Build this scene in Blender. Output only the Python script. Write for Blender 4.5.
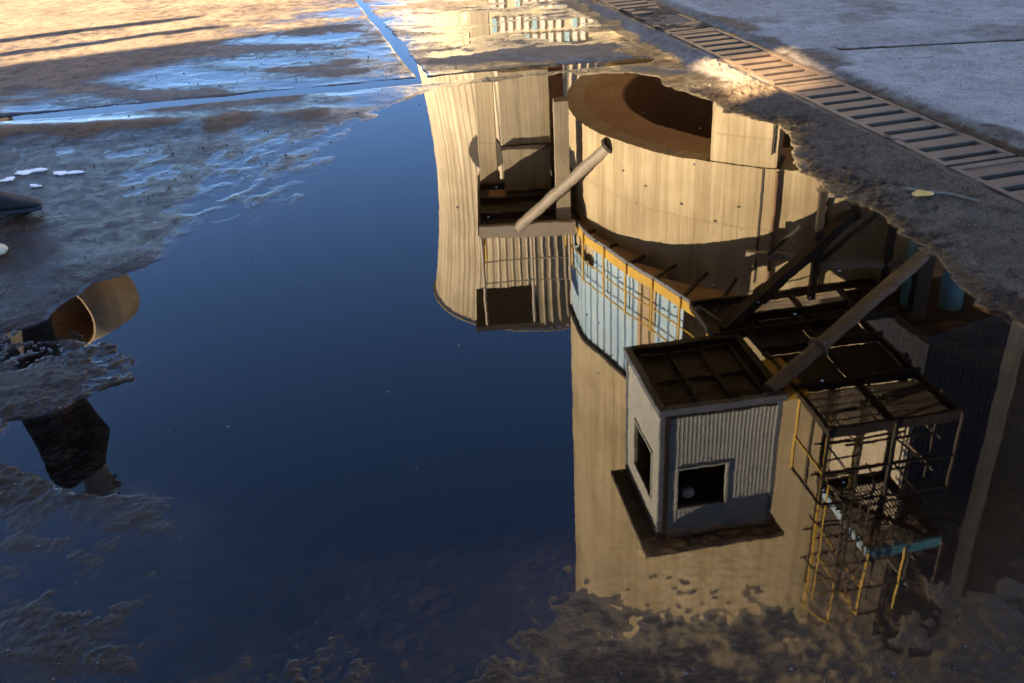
import bpy, bmesh, math, random
import numpy as np
from mathutils import Vector, Matrix
random.seed(7)
for o in list(bpy.data.objects): bpy.data.objects.remove(o)
scene = bpy.context.scene
COL = scene.collection
R_ = math.radians

# ------------------------------------------------------------------ camera
cam_d = bpy.data.cameras.new('camera'); cam = bpy.data.objects.new('camera', cam_d); COL.objects.link(cam)
cam_d.sensor_width = 36; cam_d.lens = 33.22; cam_d.clip_start = 0.05; cam_d.clip_end = 2000
cam.matrix_world = (Matrix.Translation((0, 0, 1.6)) @ Matrix.Rotation(R_(90 - 29.49), 4, 'X')
                    @ Matrix.Rotation(R_(-3.26), 4, 'Z'))
scene.camera = cam
# ------------------------------------------------------------------ sky, sun, exposure
SUN_EL = R_(29); SUN_DIR = Vector((-0.927 * math.cos(SUN_EL), -0.375 * math.cos(SUN_EL), math.sin(SUN_EL)))
world = bpy.data.worlds.new('World'); scene.world = world; world.use_nodes = True
wn = world.node_tree.nodes; wl = world.node_tree.links
bg = wn['Background']; sky = wn.new('ShaderNodeTexSky'); sky.sky_type = 'NISHITA'; sky.sun_disc = False
sky.sun_elevation = SUN_EL; sky.sun_rotation = math.atan2(SUN_DIR.x, SUN_DIR.y)
sky.altitude = 3500; sky.air_density = 1.0; sky.dust_density = 0.0; sky.ozone_density = 5.0
wl.new(sky.outputs[0], bg.inputs[0]); bg.inputs[1].default_value = 0.062
sd = bpy.data.lights.new('sun', 'SUN'); sd.energy = 5.0; sd.angle = R_(0.5); sd.color = (1.0, 0.80, 0.52)
sun = bpy.data.objects.new('sun', sd); COL.objects.link(sun)
sun.rotation_euler = SUN_DIR.to_track_quat('Z', 'Y').to_euler(); sun.location = (-30, -12, 30)
vs = scene.view_settings; vs.view_transform = 'Standard'; vs.look = 'None'; vs.exposure = 3.5; vs.gamma = 1
vs.use_curve_mapping = False
scene.render.engine = 'CYCLES'
scene.cycles.max_bounces = 10; scene.cycles.transparent_max_bounces = 8

# ------------------------------------------------------------------ helpers
def link(o, parent=None):
    COL.objects.link(o)
    if parent is not None: o.parent = parent
    return o
class MB:
    """collects polygons; build() links them as one mesh object"""
    def __init__(s): s.v = []; s.f = []
    def add(s, vs_, fs):
        b = len(s.v); s.v += [tuple(p) for p in vs_]; s.f += [tuple(i + b for i in f) for f in fs]; return s
    def obox(s, o, ux, uy, uz):
        """box from corner o along three edge vectors"""
        o, ux, uy, uz = map(Vector, (o, ux, uy, uz))
        p = [o, o + ux, o + ux + uy, o + uy]; p += [q + uz for q in p]
        if ux.cross(uy).dot(uz) > 0: f = [(3, 2, 1, 0), (4, 5, 6, 7), (0, 1, 5, 4), (1, 2, 6, 5), (2, 3, 7, 6), (3, 0, 4, 7)]
        else: f = [(0, 1, 2, 3), (7, 6, 5, 4), (4, 5, 1, 0), (5, 6, 2, 1), (6, 7, 3, 2), (7, 4, 0, 3)]
        return s.add(p, f)
    def box(s, x0, x1, y0, y1, z0, z1): return s.obox((x0, y0, z0), (x1 - x0, 0, 0), (0, y1 - y0, 0), (0, 0, z1 - z0))
    def bar(s, a, b, w, h, up=(0, 0, 1)):
        a, b = Vector(a), Vector(b); d = (b - a).normalized(); u = Vector(up)
        if abs(d.dot(u)) > 0.98: u = Vector((1, 0, 0))
        x = d.cross(u).normalized(); y = x.cross(d).normalized()
        return s.obox(a - x * w / 2 - y * h / 2, x * w, y * h, b - a)
    def tube(s, a, b, r, n=10, r2=None, caps=True):
        a, b = Vector(a), Vector(b); d = (b - a).normalized(); u = Vector((0, 0, 1))
        if abs(d.dot(u)) > 0.98: u = Vector((1, 0, 0))
        x = d.cross(u).normalized(); y = d.cross(x).normalized(); r2 = r if r2 is None else r2
        p = []
        for q, rr in ((a, r), (b, r2)):
            p += [q + x * rr * math.cos(2 * math.pi * k / n) + y * rr * math.sin(2 * math.pi * k / n) for k in range(n)]
        f = [(k, (k + 1) % n, (k + 1) % n + n, k + n) for k in range(n)]
        if caps: f += [tuple(range(n - 1, -1, -1)), tuple(range(n, 2 * n))]
        return s.add(p, f)
    def ringwall(s, c, r0, r1, a0, a1, z0, z1, n=48):
        """curved block between two radii (angle 0 = towards the puddle, negative = left), closed"""
        full = abs(a1 - a0) >= 359.9; m = n if full else n + 1; p = []
        for k in range(m):
            a = R_(a0 + (a1 - a0) * k / n); sx, sy = math.sin(a), -math.cos(a)
            for r, z in ((r0, z0), (r1, z0), (r1, z1), (r0, z1)): p.append((c[0] + sx * r, c[1] + sy * r, z))
        f = []
        for k in range(n):
            i, j = 4 * k, 4 * ((k + 1) % m)
            for q in range(4): f.append((i + q, i + (q + 1) % 4, j + (q + 1) % 4, j + q))
        if not full: f += [(0, 3, 2, 1), (4 * n, 4 * n + 1, 4 * n + 2, 4 * n + 3)]
        return s.add(p, f)
    def mesh(s, name):
        me = bpy.data.meshes.new(name); me.from_pydata(s.v, [], s.f)
        bm = bmesh.new(); bm.from_mesh(me); bmesh.ops.recalc_face_normals(bm, faces=bm.faces); bm.to_mesh(me); bm.free()
        return me
    def build(s, name, mat, parent=None, smooth=False, bevel=0):
        me = s.mesh(name); me.materials.append(M[mat])
        if smooth: me.polygons.foreach_set('use_smooth', [True] * len(me.polygons))
        o = link(bpy.data.objects.new(name, me), parent)
        if bevel:
            b = o.modifiers.new('bevel', 'BEVEL'); b.width = bevel; b.segments = 2; b.limit_method = 'ANGLE'
        return o
def tag(o, label=None, cat=None, group=None, kind=None):
    if label: o['label'] = label
    if cat: o['category'] = cat
    if group: o['group'] = group
    if kind: o['kind'] = kind
    return o
def thing(name, label, cat, loc=(0, 0, 0), group=None):
    o = bpy.data.objects.new(name, None); o.empty_display_size = 0.2; link(o); o.location = (0, 0, 0)
    o['base'] = loc
    return tag(o, label, cat, group)
def finish(root):
    """move a thing's Empty to its base, parts stay where they are"""
    b = Vector(root['base']); del root['base']; root.location = b
    for ch in root.children: ch.location = ch.location - b

# ------------------------------------------------------------------ materials
M = {}
class NT:
    def __init__(s, name):
        s.m = bpy.data.materials.new(name); s.m.use_nodes = True; s.t = s.m.node_tree; s.t.nodes.clear(); M[name] = s.m
    def n(s, typ, **kw):
        nd = s.t.nodes.new(typ)
        for k, v in kw.items():
            if k.startswith('i_'):
                key = k[2:]; nd.inputs[int(key) if key.isdigit() else key.replace('_', ' ')].default_value = v
            else: setattr(nd, k, v)
        return nd
    def l(s, a, b): s.t.links.new(a, b)
    def math(s, op, a, b=None, clamp=False):
        nd = s.n('ShaderNodeMath', operation=op, use_clamp=clamp)
        for i, v in enumerate((a, b)):
            if v is None: continue
            if isinstance(v, (int, float)): nd.inputs[i].default_value = v
            else: s.l(v, nd.inputs[i])
        return nd.outputs[0]
    def ramp(s, fac, stops):
        nd = s.n('ShaderNodeValToRGB'); e = nd.color_ramp.elements
        while len(e) < len(stops): e.new(0.5)
        for q, (p, c) in zip(e, stops): q.position = p; q.color = (*c, 1) if len(c) == 3 else c
        s.l(fac, nd.inputs[0]); return nd.outputs[0]
    def mix(s, fac, a, b):
        nd = s.n('ShaderNodeMix', data_type='RGBA')
        for sock, v in ((nd.inputs[0], fac), (nd.inputs[6], a), (nd.inputs[7], b)):
            if isinstance(v, (int, float)): sock.default_value = v
            elif isinstance(v, tuple): sock.default_value = (*v, 1)
            else: s.l(v, sock)
        return nd.outputs[2]
    def noise(s, vec, scale, detail=4, rough=0.55, out=0):
        nd = s.n('ShaderNodeTexNoise', i_Scale=scale, i_Detail=detail, i_Roughness=rough)
        if vec is not None: s.l(vec, nd.inputs['Vector'])
        return nd.outputs[out]
    def out(s, sh): o = s.n('ShaderNodeOutputMaterial'); s.l(sh, o.inputs[0])
    def bsdf(s, col, rough=0.7, metal=0, normal=None, spec=0.5):
        b = s.n('ShaderNodeBsdfPrincipled'); b.inputs['Metallic'].default_value = metal
        for key, v in (('Base Color', col), ('Roughness', rough), ('Specular IOR Level', spec)):
            if isinstance(v, tuple): b.inputs[key].default_value = (*v, 1)
            elif isinstance(v, (int, float)): b.inputs[key].default_value = v
            else: s.l(v, b.inputs[key])
        if normal is not None: s.l(normal, b.inputs['Normal'])
        return b.outputs[0]
    def bump(s, h, strength, dist):
        b = s.n('ShaderNodeBump', i_Strength=strength, i_Distance=dist); s.l(h, b.inputs['Height']); return b.outputs[0]
    def obj(s): return s.n('ShaderNodeTexCoord').outputs['Object']
    def pos(s): return s.n('ShaderNodeNewGeometry').outputs['Position']

def paint(name, c1, c2, rough=0.6, metal=0.0, scale=3.0, stain=None, bump=0.15, dist=0.004, grime=0.35):
    """worn painted / weathered surface"""
    t = NT(name); p = t.pos()
    n1 = t.noise(p, scale, 5); n2 = t.noise(p, scale * 9, 4)
    col = t.mix(t.ramp(n1, [(0.3, (0, 0, 0)), (0.72, (1, 1, 1))]), c1, c2)
    col = t.mix(t.math('MULTIPLY', t.ramp(n2, [(0.5, (0, 0, 0)), (0.75, (1, 1, 1))]), grime), col, stain or tuple(x * 0.45 for x in c1))
    r = t.math('ADD', t.math('MULTIPLY', n2, 0.25), rough - 0.12, True)
    t.out(t.bsdf(col, r, metal, t.bump(n2, bump, dist)))
def streaked(name, c1, c2, cdark, axis=None, zlow=None):
    """board-marked concrete: vertical streaks following the wall, run-down stains"""
    t = NT(name); p = t.pos()
    sep = t.n('ShaderNodeSeparateXYZ'); t.l(p, sep.inputs[0])
    if axis:
        dx = t.math('SUBTRACT', sep.outputs[0], axis[0]); dy = t.math('SUBTRACT', sep.outputs[1], axis[1])
        u = t.math('MULTIPLY', t.math('ARCTAN2', dx, dy), axis[2])
    else: u = t.math('ADD', sep.outputs[0], t.math('MULTIPLY', sep.outputs[1], 0.7))
    def uv(su, sz):
        cb = t.n('ShaderNodeCombineXYZ'); t.l(t.math('MULTIPLY', u, su), cb.inputs[0]); t.l(t.math('MULTIPLY', sep.outputs[2], sz), cb.inputs[2]); return cb.outputs[0]
    boards = t.noise(uv(5.5, 0.12), 1.0, 3, 0.7)
    fine = t.noise(uv(22, 0.6), 1.0, 4, 0.65)
    runs = t.noise(uv(2.2, 0.22), 1.0, 5, 0.6)
    cloud = t.noise(p, 0.55, 6, 0.6); grain = t.noise(p, 38, 4, 0.65)
    col = t.mix(t.ramp(boards, [(0.40, (0, 0, 0)), (0.58, (1, 1, 1))]), c1, c2)
    col = t.mix(t.math('MULTIPLY', t.ramp(fine, [(0.42, (0, 0, 0)), (0.6, (1, 1, 1))]), t.math('MULTIPLY', t.ramp(cloud, [(0.4, (0.1, 0.1, 0.1)), (0.6, (1, 1, 1))]), 0.55)), col, tuple(x * 0.66 for x in c1))
    col = t.mix(t.math('MULTIPLY', t.ramp(runs, [(0.54, (0, 0, 0)), (0.74, (1, 1, 1))]), 0.6), col, cdark)
    col = t.mix(t.math('MULTIPLY', t.ramp(cloud, [(0.45, (0, 0, 0)), (0.7, (1, 1, 1))]), 0.45), col, tuple(x * 1.0 for x in cdark))
    # board joints
    saw = t.math('FRACT', t.math('MULTIPLY', u, 4.0)); jn = t.math('LESS_THAN', saw, 0.07)
    lift = t.math('LESS_THAN', t.math('FRACT', t.math('MULTIPLY', sep.outputs[2], 0.68)), 0.02)
    j = t.math('MAXIMUM', jn, lift)
    col = t.mix(t.math('MULTIPLY', j, 0.3), col, cdark)
    h = t.math('SUBTRACT', t.math('ADD', t.math('MULTIPLY', boards, 0.8), t.math('MULTIPLY', grain, 0.35)), t.math('MULTIPLY', j, 0.5))
    t.out(t.bsdf(col, 0.88, 0, t.bump(h, 0.5, 0.02), 0.3))

SC = (5.95, 18.04); SR = 4.64           # main silo axis and radius
FC = (1.54, 41.97)                      # far silo
NC = (15.6, 22.0)                     # neighbour silo on the right
streaked('silo_concrete', (0.44, 0.35, 0.22), (0.56, 0.46, 0.305), (0.23, 0.16, 0.09), (*SC, SR))
streaked('far_concrete', (0.40, 0.335, 0.235), (0.54, 0.46, 0.34), (0.26, 0.20, 0.13), (*FC, SR))
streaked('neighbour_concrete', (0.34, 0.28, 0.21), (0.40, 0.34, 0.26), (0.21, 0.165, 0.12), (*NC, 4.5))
streaked('pier_concrete', (0.42, 0.35, 0.25), (0.50, 0.42, 0.30), (0.22, 0.17, 0.12))
streaked('dirty_concrete', (0.35, 0.30, 0.22), (0.42, 0.36, 0.27), (0.10, 0.085, 0.065))
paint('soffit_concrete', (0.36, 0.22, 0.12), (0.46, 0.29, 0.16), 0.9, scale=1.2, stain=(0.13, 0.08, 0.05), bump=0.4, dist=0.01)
paint('hopper_steel', (0.16, 0.09, 0.055), (0.23, 0.13, 0.08), 0.8, scale=1.5, stain=(0.07, 0.04, 0.025))
paint('cabin_sheet', (0.50, 0.51, 0.49), (0.60, 0.60, 0.57), 0.45, 0.0, scale=1.3, stain=(0.22, 0.19, 0.15), grime=0.5)
paint('cabin_trim', (0.20, 0.22, 0.27), (0.26, 0.28, 0.32), 0.5, 0.2, scale=4)
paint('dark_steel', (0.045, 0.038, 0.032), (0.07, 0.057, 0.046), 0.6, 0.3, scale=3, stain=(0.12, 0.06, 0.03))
paint('strut_steel', (0.36, 0.31, 0.26), (0.46, 0.40, 0.33), 0.6, 0.2, scale=4, stain=(0.13, 0.07, 0.04), grime=0.6)
paint('yellow_paint', (0.64, 0.40, 0.06), (0.72, 0.48, 0.09), 0.55, 0, scale=5, stain=(0.25, 0.12, 0.04), grime=0.55)
paint('blue_sheet', (0.38, 0.55, 0.72), (0.48, 0.64, 0.80), 0.55, 0, scale=2.2, stain=(0.28, 0.22, 0.15), grime=0.6)
paint('tan_sheet', (0.40, 0.31, 0.20), (0.48, 0.38, 0.25), 0.7, 0, scale=2.2, stain=(0.20, 0.13, 0.08), grime=0.6)
paint('green_paint', (0.10, 0.17, 0.08), (0.16, 0.24, 0.11), 0.6, 0, scale=3)
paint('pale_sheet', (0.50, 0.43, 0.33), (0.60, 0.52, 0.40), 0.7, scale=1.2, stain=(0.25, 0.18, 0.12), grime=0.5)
paint('pipe_blue', (0.07, 0.30, 0.45), (0.10, 0.38, 0.54), 0.45, 0.1, scale=4, stain=(0.14, 0.10, 0.07), grime=0.6)
paint('white_panel', (0.60, 0.60, 0.56), (0.70, 0.69, 0.64), 0.6, scale=1.5)
paint('hall_wall', (0.50, 0.42, 0.30), (0.58, 0.49, 0.35), 0.85, scale=0.7)
paint('sky_blue_panel', (0.30, 0.46, 0.58), (0.38, 0.54, 0.64), 0.5, scale=1.5)
paint('brick_wall', (0.22, 0.15, 0.11), (0.29, 0.20, 0.15), 0.9, scale=0.8)
paint('roof_felt', (0.07, 0.065, 0.06), (0.10, 0.095, 0.09), 0.9, scale=0.8)
paint('dark_glass', (0.015, 0.016, 0.018), (0.022, 0.023, 0.025), 0.12, scale=1, bump=0.01)
paint('grate_iron', (0.075, 0.046, 0.026), (0.125, 0.08, 0.047), 0.55, 0.35, scale=9, stain=(0.10, 0.06, 0.035), bump=0.6, dist=0.004, grime=0.7)
paint('channel_mud', (0.03, 0.022, 0.016), (0.05, 0.038, 0.028), 0.8, scale=8)  # drain mud, also the painted shade of the far tower's opening
paint('lamp_white', (0.65, 0.64, 0.60), (0.72, 0.70, 0.66), 0.35, scale=6)
paint('plaster_white', (0.68, 0.68, 0.65), (0.78, 0.78, 0.75), 0.7, scale=30, stain=(0.3, 0.26, 0.2))  # white of the painted glints
paint('stone', (0.075, 0.058, 0.040), (0.13, 0.10, 0.07), 0.8, scale=25, bump=0.6, dist=0.006)
paint('leaf_yellow', (0.50, 0.25, 0.035), (0.60, 0.34, 0.06), 0.6, scale=30)
paint('twig_bark', (0.12, 0.085, 0.05), (0.18, 0.13, 0.08), 0.8, scale=40)
paint('cloth_dark', (0.020, 0.015, 0.011), (0.034, 0.025, 0.018), 0.9, scale=12)
paint('cloth_trouser', (0.022, 0.022, 0.026), (0.04, 0.037, 0.038), 0.9, scale=12)
paint('skin', (0.42, 0.26, 0.19), (0.47, 0.29, 0.21), 0.5, scale=12, grime=0.1, bump=0.02)
paint('hair', (0.025, 0.018, 0.014), (0.04, 0.03, 0.022), 0.6, scale=40)
paint('shoe_leather', (0.008, 0.0075, 0.0075), (0.013, 0.012, 0.012), 0.85, scale=25)
paint('shoe_sole', (0.012, 0.012, 0.013), (0.02, 0.02, 0.021), 0.9, scale=25)

# wet mud / concrete yard: 'wet' and 'slab' are stored per vertex (how soaked, and mud or concrete)
t = NT('yard'); p = t.pos()
aw = t.n('ShaderNodeAttribute', attribute_name='wet').outputs['Fac']
asl = t.n('ShaderNodeAttribute', attribute_name='slab').outputs['Fac']
agr = t.n('ShaderNodeAttribute', attribute_name='grit').outputs['Fac']
afi = t.n('ShaderNodeAttribute', attribute_name='film').outputs['Fac']
n1 = t.noise(p, 1.7, 6, 0.6); n2 = t.noise(p, 11, 5, 0.65); n3 = t.noise(p, 70, 4, 0.7); n4 = t.noise(p, 260, 2, 0.7)
vo = t.n('ShaderNodeTexVoronoi', i_Scale=85.0, i_Randomness=1.0); t.l(p, vo.inputs['Vector']); crumb = vo.outputs['Distance']
mud_dry = t.mix(t.ramp(n1, [(0.3, (0, 0, 0)), (0.7, (1, 1, 1))]), (0.082, 0.050, 0.026), (0.145, 0.096, 0.054))
mud_dry = t.mix(0.12, mud_dry, (0.115, 0.098, 0.080))
mud_dry = t.mix(t.math('MULTIPLY', t.ramp(n2, [(0.46, (0, 0, 0)), (0.66, (1, 1, 1))]), 0.7), mud_dry, (0.042, 0.025, 0.013))
conc = t.mix(t.ramp(n1, [(0.35, (0, 0, 0)), (0.68, (1, 1, 1))]), (0.275, 0.232, 0.186), (0.38, 0.325, 0.265))
conc = t.mix(t.math('MULTIPLY', t.ramp(n2, [(0.45, (0, 0, 0)), (0.7, (1, 1, 1))]), 0.45), conc, (0.075, 0.06, 0.05))
dry = t.mix(asl, mud_dry, conc)
dry = t.mix(t.math('MULTIPLY', t.ramp(n3, [(0.48, (0, 0, 0)), (0.64, (1, 1, 1))]), 0.62), dry, t.mix(0.75, dry, (0.014, 0.010, 0.007)))
dry = t.mix(t.math('MULTIPLY', t.math('MULTIPLY', t.ramp(crumb, [(0.12, (1, 1, 1)), (0.34, (0, 0, 0))]), agr), t.ramp(n3, [(0.45, (0.75, 0.75, 0.75)), (0.6, (0, 0, 0))])), dry, (0.21, 0.145, 0.085))
dry = t.mix(t.math('MULTIPLY', t.ramp(n4, [(0.60, (0, 0, 0)), (0.70, (1, 1, 1))]), 0.5), dry, (0.27, 0.225, 0.175))
wetc = t.mix(0.90, dry, (0.017, 0.0095, 0.005))
zz = t.n('ShaderNodeSeparateXYZ'); t.l(p, zz.inputs[0])
silt = t.math('MULTIPLY', t.math('LESS_THAN', zz.outputs[2], 0.0), t.ramp(t.noise(p, 3.2, 6, 0.72), [(0.42, (0.15, 0.15, 0.15)), (0.62, (1, 1, 1))]))
wetc = t.mix(t.math('MULTIPLY', silt, 0.8), wetc, t.mix(n3, (0.022, 0.013, 0.008), (0.085, 0.055, 0.034)))
wnz = t.math('ADD', aw, t.math('MULTIPLY', t.math('SUBTRACT', n2, 0.5), 0.9))
wf = t.ramp(wnz, [(0.25, (0, 0, 0)), (0.75, (1, 1, 1))])
col = t.mix(wf, dry, wetc)
rw = t.ramp(n2, [(0.35, (0.16, 0.16, 0.16)), (0.65, (0.40, 0.40, 0.40))])
fl = t.ramp(t.math('ADD', afi, t.math('MULTIPLY', t.math('SUBTRACT', n2, 0.5), 0.5)), [(0.30, (0, 0, 0)), (0.70, (1, 1, 1))])
ro = t.mix(wf, (0.92, 0.92, 0.92), rw)
ro = t.mix(fl, ro, t.mix(n2, (0.08, 0.08, 0.08), (0.30, 0.30, 0.30)))
col = t.mix(fl, col, t.mix(0.6, col, (0.016, 0.010, 0.006)))
h = t.math('ADD', t.math('MULTIPLY', n3, 0.6), t.math('ADD', t.math('MULTIPLY', n2, 0.9), t.math('MULTIPLY', n4, 0.25)))
gb = t.n('ShaderNodeBump', i_Distance=0.012); t.l(h, gb.inputs['Height']); t.l(t.math('MULTIPLY', t.math('MULTIPLY', agr, 0.9), t.math('SUBTRACT', 1.0, t.math('MULTIPLY', fl, 0.93))), gb.inputs['Strength'])
t.out(t.bsdf(col, ro, 0, gb.outputs[0], t.mix(fl, t.mix(wf, (0.04, 0.04, 0.04), (0.05, 0.05, 0.05)), (0.22, 0.22, 0.22))))

# puddle water: mirror at grazing angles, dark brown bottom seen through it
t = NT('water'); p = t.pos()
nz = t.n('ShaderNodeTexNoise', i_Scale=5.0, i_Detail=3.0); t.l(p, nz.inputs['Vector'])
nz2 = t.n('ShaderNodeTexNoise', i_Scale=45.0, i_Detail=2.0); t.l(p, nz2.inputs['Vector'])
def tilt(nd, amt):
    a = t.n('ShaderNodeVectorMath', operation='SUBTRACT'); t.l(nd.outputs['Color'], a.inputs[0]); a.inputs[1].default_value = (0.5, 0.5, 0.5)
    b = t.n('ShaderNodeVectorMath', operation='MULTIPLY'); t.l(a.outputs[0], b.inputs[0]); b.inputs[1].default_value = (amt, amt, 0); return b.outputs[0]
s1 = t.n('ShaderNodeVectorMath', operation='ADD'); t.l(tilt(nz, 0.0035), s1.inputs[0]); t.l(tilt(nz2, 0.0016), s1.inputs[1])
s2 = t.n('ShaderNodeVectorMath', operation='ADD'); t.l(s1.outputs[0], s2.inputs[0]); s2.inputs[1].default_value = (0, 0, 1)
s3 = t.n('ShaderNodeVectorMath', operation='NORMALIZE'); t.l(s2.outputs[0], s3.inputs[0])
fr = t.n('ShaderNodeFresnel', i_IOR=1.37); t.l(s3.outputs[0], fr.inputs['Normal'])
tr = t.n('ShaderNodeBsdfTransparent'); t.l(t.ramp(t.math('MULTIPLY', t.n('ShaderNodeAttribute', attribute_name='depth').outputs['Fac'], 25.0), [(0.0, (0.92, 0.88, 0.84)), (0.12, (0.66, 0.56, 0.46)), (0.4, (0.42, 0.33, 0.26)), (1.0, (0.24, 0.18, 0.14))]), tr.inputs[0])
gl = t.n('ShaderNodeBsdfGlossy'); gl.inputs['Roughness'].default_value = 0.012; t.l(s3.outputs[0], gl.inputs['Normal'])
mx = t.n('ShaderNodeMixShader'); t.l(fr.outputs[0], mx.inputs[0]); t.l(tr.outputs[0], mx.inputs[1]); t.l(gl.outputs[0], mx.inputs[2])
t.out(mx.outputs[0])

# ------------------------------------------------------------------ ground: one relief sheet out to the horizon
def perlin(x, y, seed):
    rng = np.random.RandomState(seed); ang = rng.rand(256, 256) * 2 * np.pi; gx, gy = np.cos(ang), np.sin(ang)
    xi = np.floor(x).astype(int); yi = np.floor(y).astype(int); xf = x - xi; yf = y - yi
    u = xf ** 3 * (xf * (xf * 6 - 15) + 10); v = yf ** 3 * (yf * (yf * 6 - 15) + 10)
    def d(i, j):
        a = (xi + i) & 255; b = (yi + j) & 255; return gx[a, b] * (xf - i) + gy[a, b] * (yf - j)
    n0 = d(0, 0) * (1 - u) + d(1, 0) * u; n1 = d(0, 1) * (1 - u) + d(1, 1) * u
    return (n0 * (1 - v) + n1 * v) * 1.5
def fbm(x, y, wl_, oct_, seed, gain=0.5):
    s = 0; a = 1.0; k = 1 / wl_
    for o in range(oct_): s = s + a * perlin(x * k + 17.3 * o, y * k + 9.1 * o, seed + o); a *= gain; k *= 2.03
    return s
def ss(a, b, x): q = np.clip((x - a) / (b - a), 0, 1); return q * q * (3 - 2 * q)
def sdf(poly, x, y):
    """signed distance, positive inside"""
    d = np.full(x.shape, 1e9); ins = np.zeros(x.shape, bool); n = len(poly)
    for i in range(n):
        ax, ay = poly[i]; bx, by = poly[(i + 1) % n]; ex, ey = bx - ax, by - ay
        q = np.clip(((x - ax) * ex + (y - ay) * ey) / (ex * ex + ey * ey), 0, 1)
        d = np.minimum(d, np.hypot(x - ax - q * ex, y - ay - q * ey))
        if ey != 0: ins ^= ((ay > y) != (by > y)) & (x < ex * (y - ay) / ey + ax)
    return np.where(ins, d, -d)
def segd(a, b, x, y):
    ex, ey = b[0] - a[0], b[1] - a[1]; q = np.clip(((x - a[0]) * ex + (y - a[1]) * ey) / (ex * ex + ey * ey), 0, 1)
    return np.hypot(x - a[0] - q * ex, y - a[1] - q * ey)
def spaced(lo, hi, fine0, fine1, step, far):
    c = list(np.arange(fine0, fine1, step)); s, q = step, fine0
    a = []
    while q > lo: s = min(s * 1.12, far); q -= s; a.append(q)
    b = []; s, q = step, c[-1]
    while q < hi: s = min(s * 1.12, far); q += s; b.append(q)
    return np.array(a[::-1] + c + b)
gx = spaced(-400, 400, -2.9, 3.3, 0.0066, 40)
ys = [1.15]; stp = 0.0075
while ys[-1] < 11.5: ys.append(ys[-1] + max(0.006, 0.0032 * ys[-1]))
yb = []; s, q = 0.01, 1.15
while q > -400: s = min(s * 1.15, 40); q -= s; yb.append(q)
ya = []; s, q = 0.05, ys[-1]
while q < 600: s = min(s * 1.15, 50); q += s; ya.append(q)
gy = np.array(yb[::-1] + ys + ya)
X, Y = np.meshgrid(gx, gy)
PUDDLE = [(-0.51, 6.2), (-0.05, 6.42), (0.43, 6.52), (0.92, 6.42), (1.2, 5.75), (1.3, 5.35), (1.55, 5.1), (1.5, 4.75), (1.43, 4.35),
          (1.5, 4.05), (1.56, 3.75), (1.6, 3.48), (1.66, 3.2), (1.66, 2.9), (1.72, 2.66), (1.9, 2.4), (1.75, 1.85), (1.15, 1.60), (0.92, 1.53), (0.75, 1.5),
          (0.53, 1.57), (0.28, 1.56), (0.07, 1.57), (-0.17, 1.42), (-0.5, 1.3), (-0.72, 1.5), (-0.90, 1.95), (-1.03, 2.08),
          (-1.35, 2.14), (-1.62, 2.28), (-1.62, 2.52), (-1.42, 2.56), (-1.28, 2.75), (-1.38, 2.96), (-1.85, 3.05), (-1.7, 3.5), (-1.47, 3.72), (-1.32, 4.14), (-0.98, 4.6), (-0.98, 5.1), (-0.75, 5.75)]
TD = np.array((-0.2306, 0.9730)); TN = np.array((0.9730, 0.2306)); TO = np.array((1.91, 5.06)); TW = 0.40   # trench axis, normal, left edge, width
def trench_uv(x, y): return (x - TO[0]) * TD[0] + (y - TO[1]) * TD[1], (x - TO[0]) * TN[0] + (y - TO[1]) * TN[1]
near = (np.abs(X) < 9) & (Y > 0.3) & (Y < 14)
S = sdf(PUDDLE, X + 0.055 * fbm(X, Y, 0.5, 5, 3, 0.6), Y + 0.055 * fbm(X, Y, 0.5, 5, 8, 0.6))
tu, tv = trench_uv(X, Y)
nL = fbm(X, Y, 1.3, 3, 21); nM = fbm(X, Y, 0.30, 3, 31); nS = fbm(X, Y, 0.085, 3, 41, 0.6); nF = fbm(X, Y, 0.036, 2, 51, 0.8); nG = fbm(X, Y, 0.019, 1, 57)
h = np.where(S > 0, -0.045 * ss(0, 0.45, S) - 0.002, 0.030 * ss(0, 0.45, -S))
h += 0.004 * nM
rough = np.full(X.shape, 0.6)
slab = np.zeros(X.shape)
# crumbly bank between puddle and drain, and the near edge
bank = ss(-0.02, 0.12, -S) * ss(0.9, 1.3, X) * ss(0.0, -0.06, tv)
h += bank * (0.010 + 0.007 * nS + 0.006 * nF + 0.012 * np.maximum(0, nF - 0.45)); rough = np.maximum(rough, bank * 1.0)
nE = fbm(X, Y, 0.0135, 1, 59); am = np.clip(0.55 + 0.9 * fbm(X, Y, 0.35, 3, 201), 0.1, 1.3)
fine = 0.0017 * nM + 0.0014 * nS + am * (0.0014 * nF + 0.0019 * nG + 0.0012 * nE)
nl2 = fbm(X * 0.8 + Y * 0.3, Y, 0.42, 4, 91, 0.62)
shore = 1.52 + 0.05 * nL - 0.16 * ss(0.15, -0.35, X) + 0.10 * ss(-0.75, -1.05, X)
nz0 = ss(2.15, 1.75, Y)
ramp_ = np.clip((shore - Y) / 0.45, -1, 0.55)
h = h * (1 - nz0) + nz0 * (0.0062 * ramp_ + fine)
nl = ss(-0.35, -1.0, X + 0.3 * (Y - 1.6) + 0.25 * nL) * ss(2.28, 1.95, Y + 0.08 * nM)
h = h * (1 - nl) + nl * (0.0006 + 0.0020 * nl2 + fine)
rough = np.maximum(rough, 0.55 * np.maximum(nz0, nl))
cr = ss(-1.05, -1.3, X) * ss(2.0, 2.15, Y) * ss(3.2, 3.0, Y)
h = h * (1 - 0.6 * cr) + 0.6 * cr * (np.where(S > 0, -0.010, 0.008) + 0.008 * nS + 0.005 * nF + 0.004 * nG + 0.004 * nM); rough = np.maximum(rough, cr)
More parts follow.
